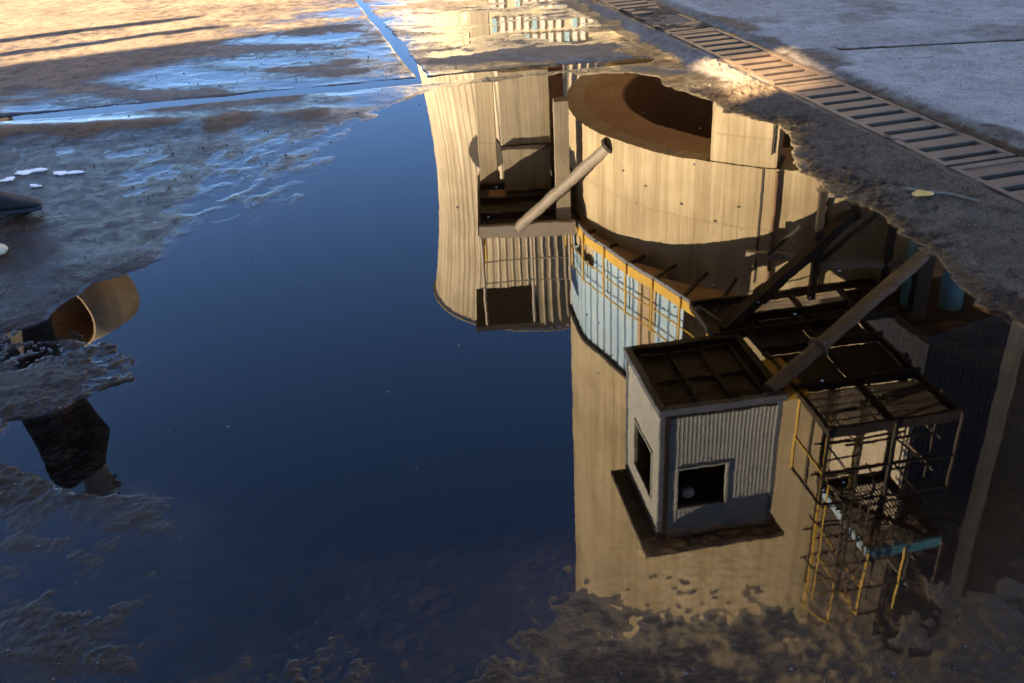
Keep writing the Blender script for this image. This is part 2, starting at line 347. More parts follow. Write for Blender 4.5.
# trodden mud on the left with wheel marks running away to the right
ml = ss(-1.15, -1.55, X + 0.12 * (4 - Y)) * ss(2.45, 2.8, Y) * ss(6.0, 5.4, Y) * ss(0.05, -0.12, S)
dirx, diry = 0.44, 0.90; across = X * diry - Y * dirx
h = h * (1 - ml) + ml * (0.006 + 0.0016 * nG * ss(4.2, 3.4, Y) + 0.005 * nM + 0.0011 * nS + 0.0007 * nF + 0.004 * nL); rough = np.maximum(rough, 0.85 * ml)
tr_ = ss(-1.75, -1.45, X) * ss(-0.75, -1.0, X) * ss(3.6, 4.1, Y) * ss(6.0, 5.4, Y)
h = h * (1 - 0.75 * tr_) + tr_ * 0.75 * (0.0005 + 0.0016 * np.sin(across * 2 * np.pi / 0.19 + 2.6 * nM + 2 * nL) + 0.002 * nM + 0.0012 * nS + 0.0008 * nF)
dk = 0.4 * ss(-0.6, -1.1, X) * ss(2.75, 2.95, Y) * ss(0.03, -0.05, S) * ss(3.3, 3.0, Y); h += dk * (-0.012 + 0.008 * nS + 0.005 * nF + 0.003 * nG)
# soaked yard beyond, film of water with mud islands
up = ss(5.7, 6.1, Y) * ss(1.35, 1.1, X + 0.235 * (Y - 7)) * ss(0.03, -0.06, S)
fu = fbm(X * 0.5 + 0.2 * Y, Y, 0.62, 5, 161, 0.55)
film = 0.0030 - 0.0030 * ss(-0.6, 0.0, X) * ss(6.8, 7.1, Y) + 0.0034 * fbm(X * 0.6, Y, 0.42, 5, 61, 0.55) - 0.002 * np.clip(fu, -1, 1) + 0.0005 * nS + 0.0003 * nF
h = h * (1 - up) + up * film; rough = np.where(up > 0.5, 0.3, rough)
dirt = ss(-1.9, -3.2, X + 0.45 * (7.5 - Y)) * ss(6.2, 7.2, Y); h += dirt * (0.011 + 0.006 * nM + 0.010 * nL)
isl = ss(0.42, 0.18, np.hypot((X + 1.6) / 2.6, (Y - 6.15) / 0.55)) ; h += isl * 0.004
h += ss(0.9, 0.4, np.hypot((X - 0.45) / 1.3, (Y - 7.0) / 0.45)) * 0.006
back = ss(10.5, 11.5, Y); h = h * (1 - back) + back * (0.03 + 0.006 * nL)
# joints that hold water
for a, b, w in (((-3.4, 6.09), (1.02, 6.75), 0.075), ((-1.40, 10.2), (-0.52, 6.62), 0.022)):
    d = segd(a, b, X + 0.015 * nM, Y + 0.015 * nM); h = h + 0.0045 * np.exp(-(d / 0.16) ** 2) * up * (0.4 + nM); h = h - 0.024 * ss(w + 0.03, w * 0.5, d)
# concrete apron right of the drain
ap = ss(TW + 0.03, TW + 0.16, tv + 0.03 * nS); h = h * (1 - ap) + ap * (0.040 + 0.0015 * nM + 0.0004 * nF); slab = np.maximum(slab, ap)
rough = np.where(ap > 0.5, 0.12, rough)
d = segd((2.37, 6.57), (9, 6.45), X, Y + 0.01 * nM); jd = ap * ss(0.035, 0.012, d); h -= 0.010 * jd
far = ss(14, 22, np.hypot(X, Y - 5)); h = h * (1 - far) + 0.03 * far
leftside = ss(2.6, 3.6, -X) * ss(7.0, 6.0, Y); h += leftside * (0.02 + 0.004 * nS)
behind = ss(1.1, 0.2, Y); h = h * (1 - behind) + behind * 0.03
# drain frame sits flush
tz = 0.018
edge = ss(0.10, 0.02, np.minimum(np.abs(tv), np.abs(tv - TW))) * (tu > -2.8) * (tu < 6); h = h * (1 - edge) + edge * np.minimum(h, tz - 0.004 + 0.004 * nM)
wet = 1 - ss(0.004, 0.030, h + 0.006 * nM + 0.010 * nL)
wet = np.maximum(wet, 0.6 * ss(-0.6, -0.15, S) * (1 - ap) * (1 - 0.75 * ss(1.0, 1.2, X))); wet = np.maximum(wet, ss(3.2, 2.2, Y) * (1 - 0.5 * ss(1.72, 1.5, Y) * ss(-0.1, 0.25, X)) * (1 - 0.35 * ss(1.7, 1.45, Y) * ss(-0.6, -0.95, X))); wet = np.maximum(wet, ss(-0.5, -0.9, X) * ss(5.0, 4.4, Y) * (0.75 + 0.5 * nL)); wet = np.maximum(wet, 0.6 * ml * (0.8 + 0.9 * fbm(X, Y, 0.8, 3, 111)))  # lower right less soaked: lighter mud stands in for the silo's tan sheen
wet = np.where(ap > 0.05, wet * (1 - ap) + ap * 0.12 * (nL > 0.1), wet)
wet = np.maximum(wet, jd); slab = slab * (1 - jd); st_ = ap * ss(0.3, 0.65, fbm(X, Y, 0.9, 4, 77, 0.6) + 0.9 * ss(0.35, 0.0, tv - TW)); slab *= 1 - 0.9 * st_ * (0.45 + 0.55 * ss(0.4, 0.1, tv - TW)); wet = np.maximum(wet, 0.5 * st_ * ss(0.35, 0.1, tv - TW))
slab = np.maximum(slab, 0.4 * ss(5.7, 6.1, Y) * (1 - ap) * (1 - 0.5 * dirt)); wet = wet * (1 - 0.55 * dirt)
fm = 0.75 * ss(0.0050, 0.0002, h + 0.0012 * nS) * (1 - ap) * (1 - 0.35 * bank) * (1 - 0.30 * ss(2.3, 1.9, Y) * (1 - 0.5 * ss(0.0, 0.4, X)))
fm = np.maximum(fm, up * (1 - 0.9 * dirt) * ss(-0.15, 0.55, fu) * ss(10.5, 9.5, Y))
fm = np.maximum(fm, 0.85 * tr_ * ss(-0.2, 0.5, fbm(across * 0.9, (X * dirx + Y * diry) * 0.22, 0.16, 4, 171)))
fm = np.maximum(fm, 0.38 * ml * ss(0.05, 0.5, fbm(X * 0.6, Y, 0.5, 4, 181)))
dryness = up * ss(0.0, -0.45, fu); wet = wet * (1 - 0.5 * dryness)
# leave out the trench itself
cx_ = (X[:-1, :-1] + X[1:, 1:]) / 2; cy_ = (Y[:-1, :-1] + Y[1:, 1:]) / 2; cu, cv = trench_uv(cx_, cy_)
keep = ~((cu > -2.65) & (cu < 5.9) & (cv > -0.004) & (cv < TW + 0.004))
ny, nx = X.shape
co = np.stack([X, Y, h], -1).reshape(-1, 3).astype(np.float32)
ii = np.arange(ny * nx).reshape(ny, nx)
quads = np.stack([ii[:-1, :-1], ii[:-1, 1:], ii[1:, 1:], ii[1:, :-1]], -1)[keep]
me = bpy.data.meshes.new('ground'); nq = len(quads)
me.vertices.add(len(co)); me.vertices.foreach_set('co', co.ravel())
me.loops.add(nq * 4); me.loops.foreach_set('vertex_index', quads.ravel().astype(np.int32))
me.polygons.add(nq); me.polygons.foreach_set('loop_start', np.arange(0, nq * 4, 4, dtype=np.int32))
me.polygons.foreach_set('loop_total', np.full(nq, 4, dtype=np.int32)); me.polygons.foreach_set('use_smooth', np.ones(nq, bool))
me.update(); me.validate()
for nm, arr in (('wet', wet), ('slab', slab), ('grit', rough), ('film', fm)):
    at_ = me.attributes.new(nm, 'FLOAT', 'POINT'); at_.data.foreach_set('value', np.ascontiguousarray(arr, dtype=np.float32).ravel())
me.materials.append(M['yard'])
ground = tag(link(bpy.data.objects.new('ground', me)), kind='structure')
def ground_z(x, y):
    i = int(np.argmin(np.abs(gy - y))); j = int(np.argmin(np.abs(gx - x))); return float(h[i, j])
def tp(u, v, z): return Vector((TO[0] + TD[0] * u + TN[0] * v, TO[1] + TD[1] * u + TN[1] * v, z))
# water level z = 0 across the low part of the yard, up to the drain; 'depth' drives how murky it is
jx = np.where((gx > -8) & (gx < 3.0))[0][::3]; jy = np.where((gy > 1.0) & (gy < 11.4))[0][::3]
WX, WY = np.meshgrid(gx[jx], gy[jy]); WH = h[np.ix_(jy, jx)]; wy_, wx_ = WX.shape; wi = np.arange(wy_ * wx_).reshape(wy_, wx_)
wq = np.stack([wi[:-1, :-1], wi[:-1, 1:], wi[1:, 1:], wi[1:, :-1]], -1); wu, wv = trench_uv(WX[:-1, 1:], WY[:-1, 1:])
lo4 = np.minimum(np.minimum(WH[:-1, :-1], WH[:-1, 1:]), np.minimum(WH[1:, 1:], WH[1:, :-1]))
wq = wq[(wv < -0.02) & (lo4 < 0.02)]
me = bpy.data.meshes.new('puddle_water'); me.from_pydata(np.stack([WX, WY, WX * 0], -1).reshape(-1, 3).tolist(), [], wq.tolist())
at_ = me.attributes.new('depth', 'FLOAT', 'POINT'); at_.data.foreach_set('value', np.maximum(0, -WH).astype(np.float32).ravel()); me.materials.append(M['water'])
bm = bmesh.new(); bm.from_mesh(me); bmesh.ops.delete(bm, geom=[v for v in bm.verts if not v.link_faces], context='VERTS'); bm.to_mesh(me); bm.free()
tag(link(bpy.data.objects.new('puddle_water', me)), kind='structure')

# ------------------------------------------------------------------ trench drain
ch = MB()
def tbox(mb, u0, u1, v0, v1, z0, z1): return mb.obox(tp(u0, v0, z0), tp(u1, v0, z0) - tp(u0, v0, z0), tp(u0, v1, z0) - tp(u0, v0, z0), (0, 0, z1 - z0))
tbox(ch, -2.75, 6.0, -0.06, -0.006, -0.30, tz - 0.012); tbox(ch, -2.75, 6.0, TW + 0.006, TW + 0.06, -0.30, tz - 0.012)
tbox(ch, -2.75, 6.0, -0.006, TW + 0.006, -0.34, -0.09); tbox(ch, -2.81, -2.75, -0.06, TW + 0.06, -0.34, tz - 0.012); tbox(ch, 6.0, 6.06, -0.06, TW + 0.06, -0.34, tz - 0.012)
tag(ch.build('drain_channel', 'channel_mud'), kind='structure')
UL = 1.62; bm_bar = None
glabels = ['rusty drain grate silted with mud below the broken twig', 'muddy iron drain grate between the puddle and the joint of the concrete apron', 'drain grate with its far bars caught by a patch of sun',
           'drain grate half buried under mud beside the yard joint', 'fine-barred drain grate farthest along the trench']
for gi in range(5):
    u0 = -2.45 + gi * 1.65 - 0.02; root = thing('drain_grate', glabels[gi], 'grate', tuple(tp(u0, TW / 2, 0)), 'cast iron grates along the trench drain')
    dz = random.uniform(-0.003, 0.003)
    f = MB(); tbox(f, u0, u0 + UL, 0.002, 0.036, tz - 0.045, tz + dz); tbox(f, u0, u0 + UL, TW - 0.036, TW - 0.002, tz - 0.045, tz + dz)
    tbox(f, u0, u0 + 0.05, 0.036, TW - 0.036, tz - 0.045, tz + dz); tbox(f, u0 + UL - 0.05, u0 + UL, 0.036, TW - 0.036, tz - 0.045, tz + dz)
    f.build('grate_frame', 'grate_iron', root, bevel=0.003)
    nb = 10 if gi < 4 else 20; pit = (UL - 0.10) / nb
    for k in range(nb):
        b0 = u0 + 0.05 + k * pit + pit * 0.36
        if gi == 3 and 1 < k < 5: continue
        m = MB(); tbox(m, b0, b0 + pit * 0.64, 0.034, TW - 0.034, tz - 0.035, tz - 0.004 + random.uniform(-0.003, 0.002)); m.build('bar', 'grate_iron', root, bevel=0.004)
    if gi == 3:
        m = MB(); tbox(m, u0 + 0.1, u0 + 0.72, 0.03, TW - 0.03, tz - 0.05, tz - 0.007); m.build('silted_plate', 'channel_mud', root)
    finish(root)

m = MB(); su = np.arange(-2.62, 5.86, 0.022); sv = np.arange(0.0, TW + 0.001, 0.020); SU, SV = np.meshgrid(su, sv)
GX = TO[0] + TD[0] * SU + TN[0] * SV; GY = TO[1] + TD[1] * SU + TN[1] * SV
edge_ = np.minimum(SV, TW - SV); nz_ = fbm(GX, GY, 0.5, 4, 131, 0.6)
HZ = tz - 0.050 + 0.034 * nz_ + 0.022 * ss(0.07, 0.0, edge_) + 0.008 * fbm(GX, GY, 0.06, 2, 141) + 0.036 * ss(1.6, 3.2, SU) * ss(5.2, 3.4, SU)
HZ = np.minimum(HZ, tz + 0.012); r_, c_ = SU.shape
m.add(np.stack([GX, GY, HZ], -1).reshape(-1, 3).tolist(), [(i * c_ + k, i * c_ + k + 1, (i + 1) * c_ + k + 1, (i + 1) * c_ + k) for i in range(r_ - 1) for k in range(c_ - 1)])
slt = m.build('drain_silt', 'yard', smooth=True); tag(slt, 'mud silted over the iron drain grates', 'silt', kind='stuff')
for nm, val in (('wet', 0.45), ('slab', 0.0), ('grit', 1.0), ('film', 0.0)):
    at_ = slt.data.attributes.new(nm, 'FLOAT', 'POINT'); at_.data.foreach_set('value', np.full(len(slt.data.vertices), val, dtype=np.float32))

# ------------------------------------------------------------------ main silo
ZS = 3.43; ZF = 5.35                     # ring soffit, gallery floor
silo = thing('concrete_silo', 'tall sunlit tan concrete silo carrying the gallery and the cabin', 'silo', (*SC, 0))
m = MB(); m.ringwall(SC, 4.30, SR, -180, 180, ZS, 27, 160); m.build('wall', 'silo_concrete', silo, smooth=False)
for ob in [silo.children[-1]]: ob.data.polygons.foreach_set('use_smooth', [True] * len(ob.data.polygons)); e = ob.modifiers.new('edge', 'EDGE_SPLIT'); e.split_angle = R_(40)
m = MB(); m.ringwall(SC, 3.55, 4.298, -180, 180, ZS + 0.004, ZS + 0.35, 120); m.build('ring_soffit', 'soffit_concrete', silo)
m = MB(); m.ringwall(SC, 3.50, 3.548, -180, 180, ZS + 0.02, 8.2, 96); m.ringwall(SC, 0.05, 3.50, -180, 180, 8.0, 8.2, 64); m.build('hopper', 'hopper_steel', silo)
for (a0, a1) in ((-35.3, -22.4), (28, 44), (92, 108), (152, 168), (-148, -132)):
    m = MB(); m.ringwall(SC, 3.9, SR - 0.012, a0, a1, -0.05, ZS - 0.02, 10); m.build('pier', 'silo_concrete', silo)
m = MB(); m.ringwall(SC, 4.0, SR - 0.03, -36, -21.5, ZS - 0.022, ZS + 0.002, 10); m.build('joint_pad', 'dark_steel', silo)
def sp(a, r, z): return Vector((SC[0] + math.sin(R_(a)) * r, SC[1] - math.cos(R_(a)) * r, z))
m = MB(); m.tube(sp(-22.0, SR + 0.05, 3.45), sp(-22.0, SR + 0.05, 5.3), 0.03, 10); m.build('drainpipe', 'hopper_steel', silo)
m = MB(); m.obox(sp(-24.9, SR - 0.02, 3.45), sp(-24.5, SR - 0.02, 3.45) - sp(-24.9, SR - 0.02, 3.45), sp(-24.9, SR + 0.012, 3.45) - sp(-24.9, SR - 0.02, 3.45), (0, 0, 1.9)); m.build('cable', 'dark_steel', silo)
m = MB(); m.tube(sp(-12.6, SR + 0.04, 3.5), sp(-12.6, SR + 0.04, 5.4), 0.03, 8); m.build('cable', 'dark_steel', silo)
m = MB(); m.tube(sp(-23.4, SR + 0.02, 0.1), sp(-23.4, SR + 0.02, 3.2), 0.015, 8); m.build('cable', 'dark_steel', silo)
for a, z in ((-50, 4.05), (-41, 4.2), (-33.5, 4.4), (-29, 4.1)):
    m = MB(); m.bar(sp(a, SR - 0.02, z), sp(a, SR + 0.012, z), 0.05, 0.03); m.build('embedded_plate', 'dark_steel', silo)
finish(silo)

# ------------------------------------------------------------------ gallery along the silo
PL = [(1.27, 17.7), (1.33, 16.95), (1.42, 16.3), (1.73, 15.58), (2.10, 14.72), (2.52, 13.9), (2.90, 13.1), (3.17, 12.45)]
gal = thing('silo_gallery', 'sheet-clad walkway gallery with yellow railing bracketed to the tan silo', 'walkway', (2.2, 14.5, ZF))
def resample(P, step):
    out = []; P = [Vector((*q, 0)) for q in P]; acc = 0; L = [0]
    for q in range(1, len(P)): L.append(L[-1] + (P[q] - P[q - 1]).length)
    n = int(L[-1] / step)
    for k in range(n + 1):
        s = L[-1] * k / n; i = max(j for j in range(len(L) - 1) if L[j] <= s + 1e-6); out.append(P[i].lerp(P[i + 1], (s - L[i]) / (L[i + 1] - L[i])))
    return out
Q = resample(PL, 0.25)
def onrm(k):
    d = (Q[min(k + 1, len(Q) - 1)] - Q[max(k - 1, 0)]).normalized(); n = Vector((d.y, -d.x, 0)); 
    return n if n.dot(Vector((SC[0], SC[1], 0)) - Q[k]) < 0 else -n
# floor slabs (seen from below), one per bay
K = len(Q) - 1
def floor_bay(k0, k1, z0, z1, name, mat):
    a, b = Q[k0], Q[k1]; ca = Vector((*SC, 0))
    gap = 0.5 * max(0.0, min(1.0, (k0 / K - 0.45) / 0.2))
    def inn(p): d = (p - ca).normalized(); return ca + d * min(SR + 0.015 + gap, (p - ca).length - 0.08)
    ai, bi = inn(a), inn(b); m = MB()
    p = [a, b, bi, ai]; m.add([(q.x, q.y, z0) for q in p] + [(q.x, q.y, z1) for q in p], [(0, 1, 2, 3), (7, 6, 5, 4), (0, 4, 5, 1), (1, 5, 6, 2), (2, 6, 7, 3), (3, 7, 4, 0)])
    return m.build(name, mat, gal)
K = len(Q) - 1
bays = list(range(0, K, 3)) + [K]
for i in range(len(bays) - 1):
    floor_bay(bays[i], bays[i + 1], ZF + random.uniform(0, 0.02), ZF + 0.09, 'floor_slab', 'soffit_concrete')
    a = Q[bays[i]]; ca = Vector((*SC, 0)); ai = ca + (a - ca).normalized() * SR
    m = MB(); m.bar((a.x, a.y, ZF - 0.015), (ai.x, ai.y, ZF - 0.015), 0.05, 0.035); m.build('floor_beam', 'dark_steel', gal)
for i in range(len(bays) - 1):
    a, b = Q[bays[i]], Q[bays[i + 1]]; na = onrm(bays[i]); nb_ = onrm(bays[i + 1])
    def strip(off, th, z0, z1, nm, mat):
        p0, p1 = a + na * off, b + nb_ * off; m = MB(); m.obox((p0.x, p0.y, z0), (p1.x - p0.x, p1.y - p0.y, 0), tuple(((na + nb_) / 2) * th), (0, 0, z1 - z0)); m.build(nm, mat, gal)
    strip(0.0, 0.03, ZF - 0.06, ZF - 0.004, 'edge_channel', 'cabin_trim')
    strip(0.012, 0.02, ZF, ZF + 0.17, 'toe_board', 'yellow_paint')
    for z in (0.50, 0.92):
        p0, p1 = a + na * 0.06, b + nb_ * 0.06; m = MB(); m.tube((p0.x, p0.y, ZF + z), (p1.x, p1.y, ZF + z), 0.014, 8); m.build('rail', 'yellow_paint', gal)
    p0 = a + na * 0.06; m = MB(); m.tube((p0.x, p0.y, ZF - 0.02), (p0.x, p0.y, ZF + 0.95), 0.02, 8); m.build('post', 'yellow_paint', gal)
# ribbed cladding sheets, bottom to top, one sheet per 0.25 m
def sheet(k, z0, z1, mat, inset=0.03):
    a, b = Q[k], Q[k + 1]; n = -onrm(k); m = MB(); d = b - a; cols = []
    prof = [(0.0, 0.0), (0.32, 0.0), (0.40, 0.07), (0.52, 0.07), (0.60, 0.0), (1.0, 0.0)]
    for s, dep in prof:
        q = a + d * s + n * (inset + dep); cols.append(q)
    v = []; 
    for th in (0, 0.006):
        for q in cols: v += [(q.x + n.x * th, q.y + n.y * th, z0), (q.x + n.x * th, q.y + n.y * th, z1)]
    N = len(cols); f = []
    for i in range(N - 1):
        f.append((2 * i, 2 * i + 2, 2 * i + 3, 2 * i + 1)); j = 2 * N; f.append((j + 2 * i, j + 2 * i + 1, j + 2 * i + 3, j + 2 * i + 2))
        f.append((2 * i, 2 * i + j, 2 * i + 2 + j, 2 * i + 2)); f.append((2 * i + 1, 2 * i + 3, 2 * i + 3 + j, 2 * i + 1 + j))
    m.add(v, f); m.build('cladding_sheet', mat, gal)
ZT = 7.62
for k in range(K):
    fr_ = k / K
    if fr_ > 0.80: continue
    mat = 'blue_sheet' if fr_ < 0.56 else 'tan_sheet' if fr_ < 0.68 else 'blue_sheet'
    z0 = ZF + 0.10
    if 2 <= k <= 6: z0 = ZF + 0.62
    sheet(k, z0, ZT + random.uniform(-0.01, 0.01), mat)
a, b = Q[3], Q[5]; n = -onrm(4)
m = MB(); m.obox((a.x + n.x * 0.25, a.y + n.y * 0.25, ZF + 0.1), (b.x - a.x, b.y - a.y, 0), tuple(n * 0.1), (0, 0, 0.6)); m.build('control_box', 'green_paint', gal)
m = MB()
for k in range(int(0.8 * K) + 1): 
    a, b = Q[k], Q[k + 1]; m.bar((a.x, a.y, ZT + 0.02), (b.x, b.y, ZT + 0.02), 0.10, 0.06)
m.build('top_trim', 'dark_steel', gal)  # dark bar standing in for the shadowed gap above the cladding
finish(gal)

# ------------------------------------------------------------------ operator's cabin
CA = Vector((1.87, 10.09, 0)); CX = Vector((3.51 - 1.87, 10.32 - 10.09, 0)); CW = CX.length; ex = CX.normalized(); ey = Vector((-ex.y, ex.x, 0)); CD = 1.66
Z0, Z1 = ZF, 7.44
cab = thing('control_cabin', 'small grey corrugated cabin with square windows hung from the tan silo', 'cabin', tuple(CA + CX / 2 + ey * CD / 2 + Vector((0, 0, Z0))))
def cp(u, v, z): q = CA + ex * u + ey * v; return Vector((q.x, q.y, z))
def cbox(mb, u0, u1, v0, v1, z0, z1): return mb.obox(cp(u0, v0, z0), ex * (u1 - u0), ey * (v1 - v0), (0, 0, z1 - z0))
def corr_wall(mb, org, du, nrm, L, z0, z1, pitch=0.056, dep=0.0035):
    """ribbed sheet from z0 to z1 along du, outward normal nrm, with thickness"""
    n = max(1, round(L / pitch)); pit = L / n; cols = []
    for k in range(n):
        for s, dd in ((0.0, 0), (0.55, 0), (0.68, dep), (0.87, dep)): cols.append(((k + s) * pit, dd))
    cols.append((L, 0)); v = []; N = len(cols)
    for th in (0, -0.02):
        for s, dd in cols:
            q = org + du * s + nrm * (dd + th); v += [(q.x, q.y, z0), (q.x, q.y, z1)]
    f = []; j = 2 * N
    for i in range(N - 1):
        f += [(2 * i, 2 * i + 2, 2 * i + 3, 2 * i + 1), (j + 2 * i, j + 2 * i + 1, j + 2 * i + 3, j + 2 * i + 2), (2 * i, 2 * i + j, 2 * i + 2 + j, 2 * i + 2), (2 * i + 1, 2 * i + 3, 2 * i + 3 + j, 2 * i + 1 + j)]
    f += [(0, 1, j + 1, j), (j - 2, 2 * j - 2, 2 * j - 1, j - 1)]
    mb.add(v, f)
def wall_with_window(name, org, du, nrm, L, w0, w1, zw0, zw1):
    m = MB()
    corr_wall(m, org, du, nrm, w0, Z0 + 0.01, Z1); corr_wall(m, org + du * w1, du, nrm, L - w1, Z0 + 0.01, Z1)
    corr_wall(m, org + du * w0, du, nrm, w1 - w0, Z0 + 0.01, zw0); corr_wall(m, org + du * w0, du, nrm, w1 - w0, zw1, Z1)
    wl_ = m.build(name, 'cabin_sheet', cab)
    fr = MB(); o = org + nrm * -0.03
    for s0, s1, za, zb in ((w0 - 0.03, w0, zw0 - 0.03, zw1 + 0.03), (w1, w1 + 0.03, zw0 - 0.03, zw1 + 0.03), (w0, w1, zw0 - 0.03, zw0), (w0, w1, zw1, zw1 + 0.03)):
        fr.obox(Vector((o.x, o.y, za)) + du * s0, du * (s1 - s0), nrm * 0.052, (0, 0, zb - za))
    fr.build('window_frame', 'cabin_sheet', wl_)
def nowall(name, org, du, nrm, L): m = MB(); corr_wall(m, org, du, nrm, L, Z0 + 0.01, Z1); m.build(name, 'cabin_sheet', cab)
wall_with_window('front_wall', cp(0.05, 0.02, 0), ex, -ey, CW - 0.1, 0.22, 0.90, 6.27, 6.93)
wall_with_window('side_wall', cp(0.02, CD - 0.05, 0), -ey, -ex, CD - 0.1, 0.40, 1.22, 6.22, 6.98)
nowall('side_wall', cp(CW - 0.02, 0.05, 0), ey, ex, CD - 0.1); nowall('back_wall', cp(CW - 0.05, CD - 0.02, 0), -ex, ey, CW - 0.1)
m = MB(); cbox(m, 0.062, 0.13, -0.004, 0.05, Z0 + 0.01, Z1); m.build('corner_strip', 'dark_steel', cab)
for u, v in ((0, 0), (CW - 0.06, 0), (0, CD - 0.06), (CW - 0.06, CD - 0.06)):
    m = MB(); cbox(m, u, u + 0.06, v, v + 0.06, Z0 - 0.03, Z1 + 0.01); m.build('corner_post', 'cabin_trim', cab)
m = MB(); cbox(m, 0.01, CW - 0.01, 0.01, CD - 0.01, Z0 + 0.05, Z0 + 0.09); m.build('floor', 'dark_steel', cab)
for k in range(4): m = MB(); cbox(m, 0.12 + k * 0.45, 0.18 + k * 0.45, 0.07, CD - 0.07, Z0 - 0.005, Z0 + 0.045); m.build('joist', 'dark_steel', cab)
m = MB(); cbox(m, 0.07, CW - 0.07, CD * 0.5, CD * 0.5 + 0.06, Z0 + 0.002, Z0 + 0.03); m.build('joist', 'dark_steel', cab)
m = MB(); cbox(m, -0.04, CW + 0.04, -0.04, 0.06, Z0 - 0.10, Z0); m.build('edge_beam', 'cabin_trim', cab)
m = MB(); cbox(m, -0.04, 0.06, 0.062, CD + 0.04, Z0 - 0.10, Z0); m.build('edge_beam', 'cabin_trim', cab)
m = MB(); cbox(m, CW - 0.06, CW + 0.04, 0.062, CD + 0.04, Z0 - 0.10, Z0); m.build('edge_beam', 'dark_steel', cab)
m = MB(); cbox(m, 0.062, CW - 0.062, CD - 0.06, CD + 0.04, Z0 - 0.10, Z0); m.build('edge_beam', 'dark_steel', cab)
m = MB(); cbox(m, -0.20, CW + 0.12, -0.20, CD + 0.02, Z1 + 0.012, Z1 + 0.06); m.build('roof', 'dark_steel', cab)
m = MB(); cbox(m, -0.20, CW + 0.12, -0.22, -0.202, Z1 - 0.01, Z1 + 0.075); cbox(m, -0.22, -0.202, -0.22, CD + 0.02, Z1 - 0.01, Z1 + 0.075); m.build('eave_trim', 'dark_steel', cab)
m = MB(); cbox(m, 0.3, CW - 0.2, CD - 0.16, CD - 0.14, Z0 + 0.1, Z1); m.build('dark_lining', 'roof_felt', cab)
finish(cab)
# round lamp inside the front window
lp = thing('round_lamp', 'pale round lamp inside the front window of the corrugated cabin', 'lamp', tuple(cp(0.46, 0.06, 6.76)))
m = MB(); c = cp(0.46, 0.06, 6.76)
for i in range(5):
    a0, a1 = i * math.pi / 10, (i + 1) * math.pi / 10
    m.tube(c + ey * (-0.05 * math.sin(a1) + 0.05), c + ey * (-0.05 * math.sin(a0) + 0.05), 0.085 * math.cos(a1) + 0.001, 16, 0.085 * math.cos(a0), caps=False)
m.build('reflector', 'lamp_white', lp, smooth=True)
m = MB(); m.tube(c + ey * 0.05, c + ey * 0.09, 0.095, 16); m.build('rim', 'cabin_trim', lp)
m = MB(); m.tube(c + ey * 0.07, Vector((c.x, c.y, Z1 + 0.02)) + ey * 0.07, 0.012, 6); m.build('stem', 'dark_steel', lp); finish(lp)

# two raking struts that carry the cabin
for i, (a, b, lab) in enumerate((((3.10, 12.10, ZF - 0.10), tuple(sp(-7.2, SR - 0.05, 4.08)), 'raking steel strut from the silo wall to the back corner of the cabin floor'),
                  ((3.34, 10.42, ZF - 0.10), (5.88, 12.02, 4.16), 'flanged raking strut from the steel post to the front corner of the cabin floor'))):
    st = thing('strut', lab, 'strut', b, 'raking struts under the cabin'); a, b = Vector(a), Vector(b)
    m = MB(); (m.tube(a, b, 0.10, 18) if i else m.bar(a, b, 0.15, 0.17)); m.build('tube' if i else 'beam', 'strut_steel' if i else 'dark_steel', st)
    q = a.lerp(b, 0.30); d = (b - a).normalized(); m = MB(); (m.tube(q - d * 0.02, q + d * 0.02, 0.155, 18) if i else m.bar(q - d * 0.1, q + d * 0.1, 0.19, 0.21)); m.build('flange', 'strut_steel' if i else 'dark_steel', st)
    m = MB(); m.tube(b - d * 0.05, b + d * 0.02, 0.13, 12); m.build('end_plate', 'dark_steel', st); finish(st)
bp = thing('steel_post', 'dark riveted steel post taking the strut of the cabin', 'post', (5.95, 12.1, 0))
m = MB(); m.box(5.86, 6.06, 12.06, 12.09, 0, ZF - 0.12); m.box(5.86, 6.06, 12.23, 12.26, 0, ZF - 0.12); m.box(5.945, 5.975, 12.09, 12.23, 0, ZF - 0.12); m.build('column', 'dark_steel', bp)
m = MB(); m.box(5.8, 6.12, 11.98, 12.34, -0.02, 0.03); m.build('base_plate', 'dark_steel', bp); finish(bp)

# ------------------------------------------------------------------ service platform right of the cabin
def grating(mb, o, du, dv, L, W, z, pitch=0.05, th=0.008, hh=0.035):
    n = int(L / pitch)
    for k in range(n + 1): mb.obox(o + du * (k * L / n) + Vector((0, 0, z)), du * th, dv * W, (0, 0, hh))
    n2 = int(W / 0.14)
    for k in range(n2 + 1): mb.obox(o + dv * (k * W / n2) + Vector((0, 0, z + 0.012)), du * L, dv * th, (0, 0, hh * 0.55))
pf = thing('service_platform', 'dark steel grating platform between the cabin and the ladder cage', 'platform', (4.8, 11.2, ZF))
o = Vector((3.82, 9.42, 0)); dx_ = ex; dy_ = ey
for k in range(2):
    for j in range(3):
        m = MB(); q = o + ex * (0.06 + k * 0.86) + ey * (0.06 + j * 1.02)
        if j == 0: grating(m, q, ex, ey, 0.80, 0.95, ZF, 0.04); m.build('grating_panel', 'dark_steel', pf)
        else: m.obox(q + Vector((0, 0, ZF + 0.003)), ex * 0.80, ey * 0.95, (0, 0, 0.012)); m.build('floor_plate', 'dark_steel', pf)  # solid dark plate added so the deck looks shaded from below
for j in range(4): m = MB(); m.obox(o + ey * (j * 1.02) + Vector((0, 0, ZF - 0.14)), ex * 1.80, ey * 0.05, (0, 0, 0.14)); m.build('beam', 'dark_steel', pf)
for k in range(3): m = MB(); m.obox(o + ex * (k * 0.86) + ey * 0.052 + Vector((0, 0, ZF - 0.10)), ex * 0.05, ey * 3.0, (0, 0, 0.09)); m.build('beam', 'dark_steel', pf)
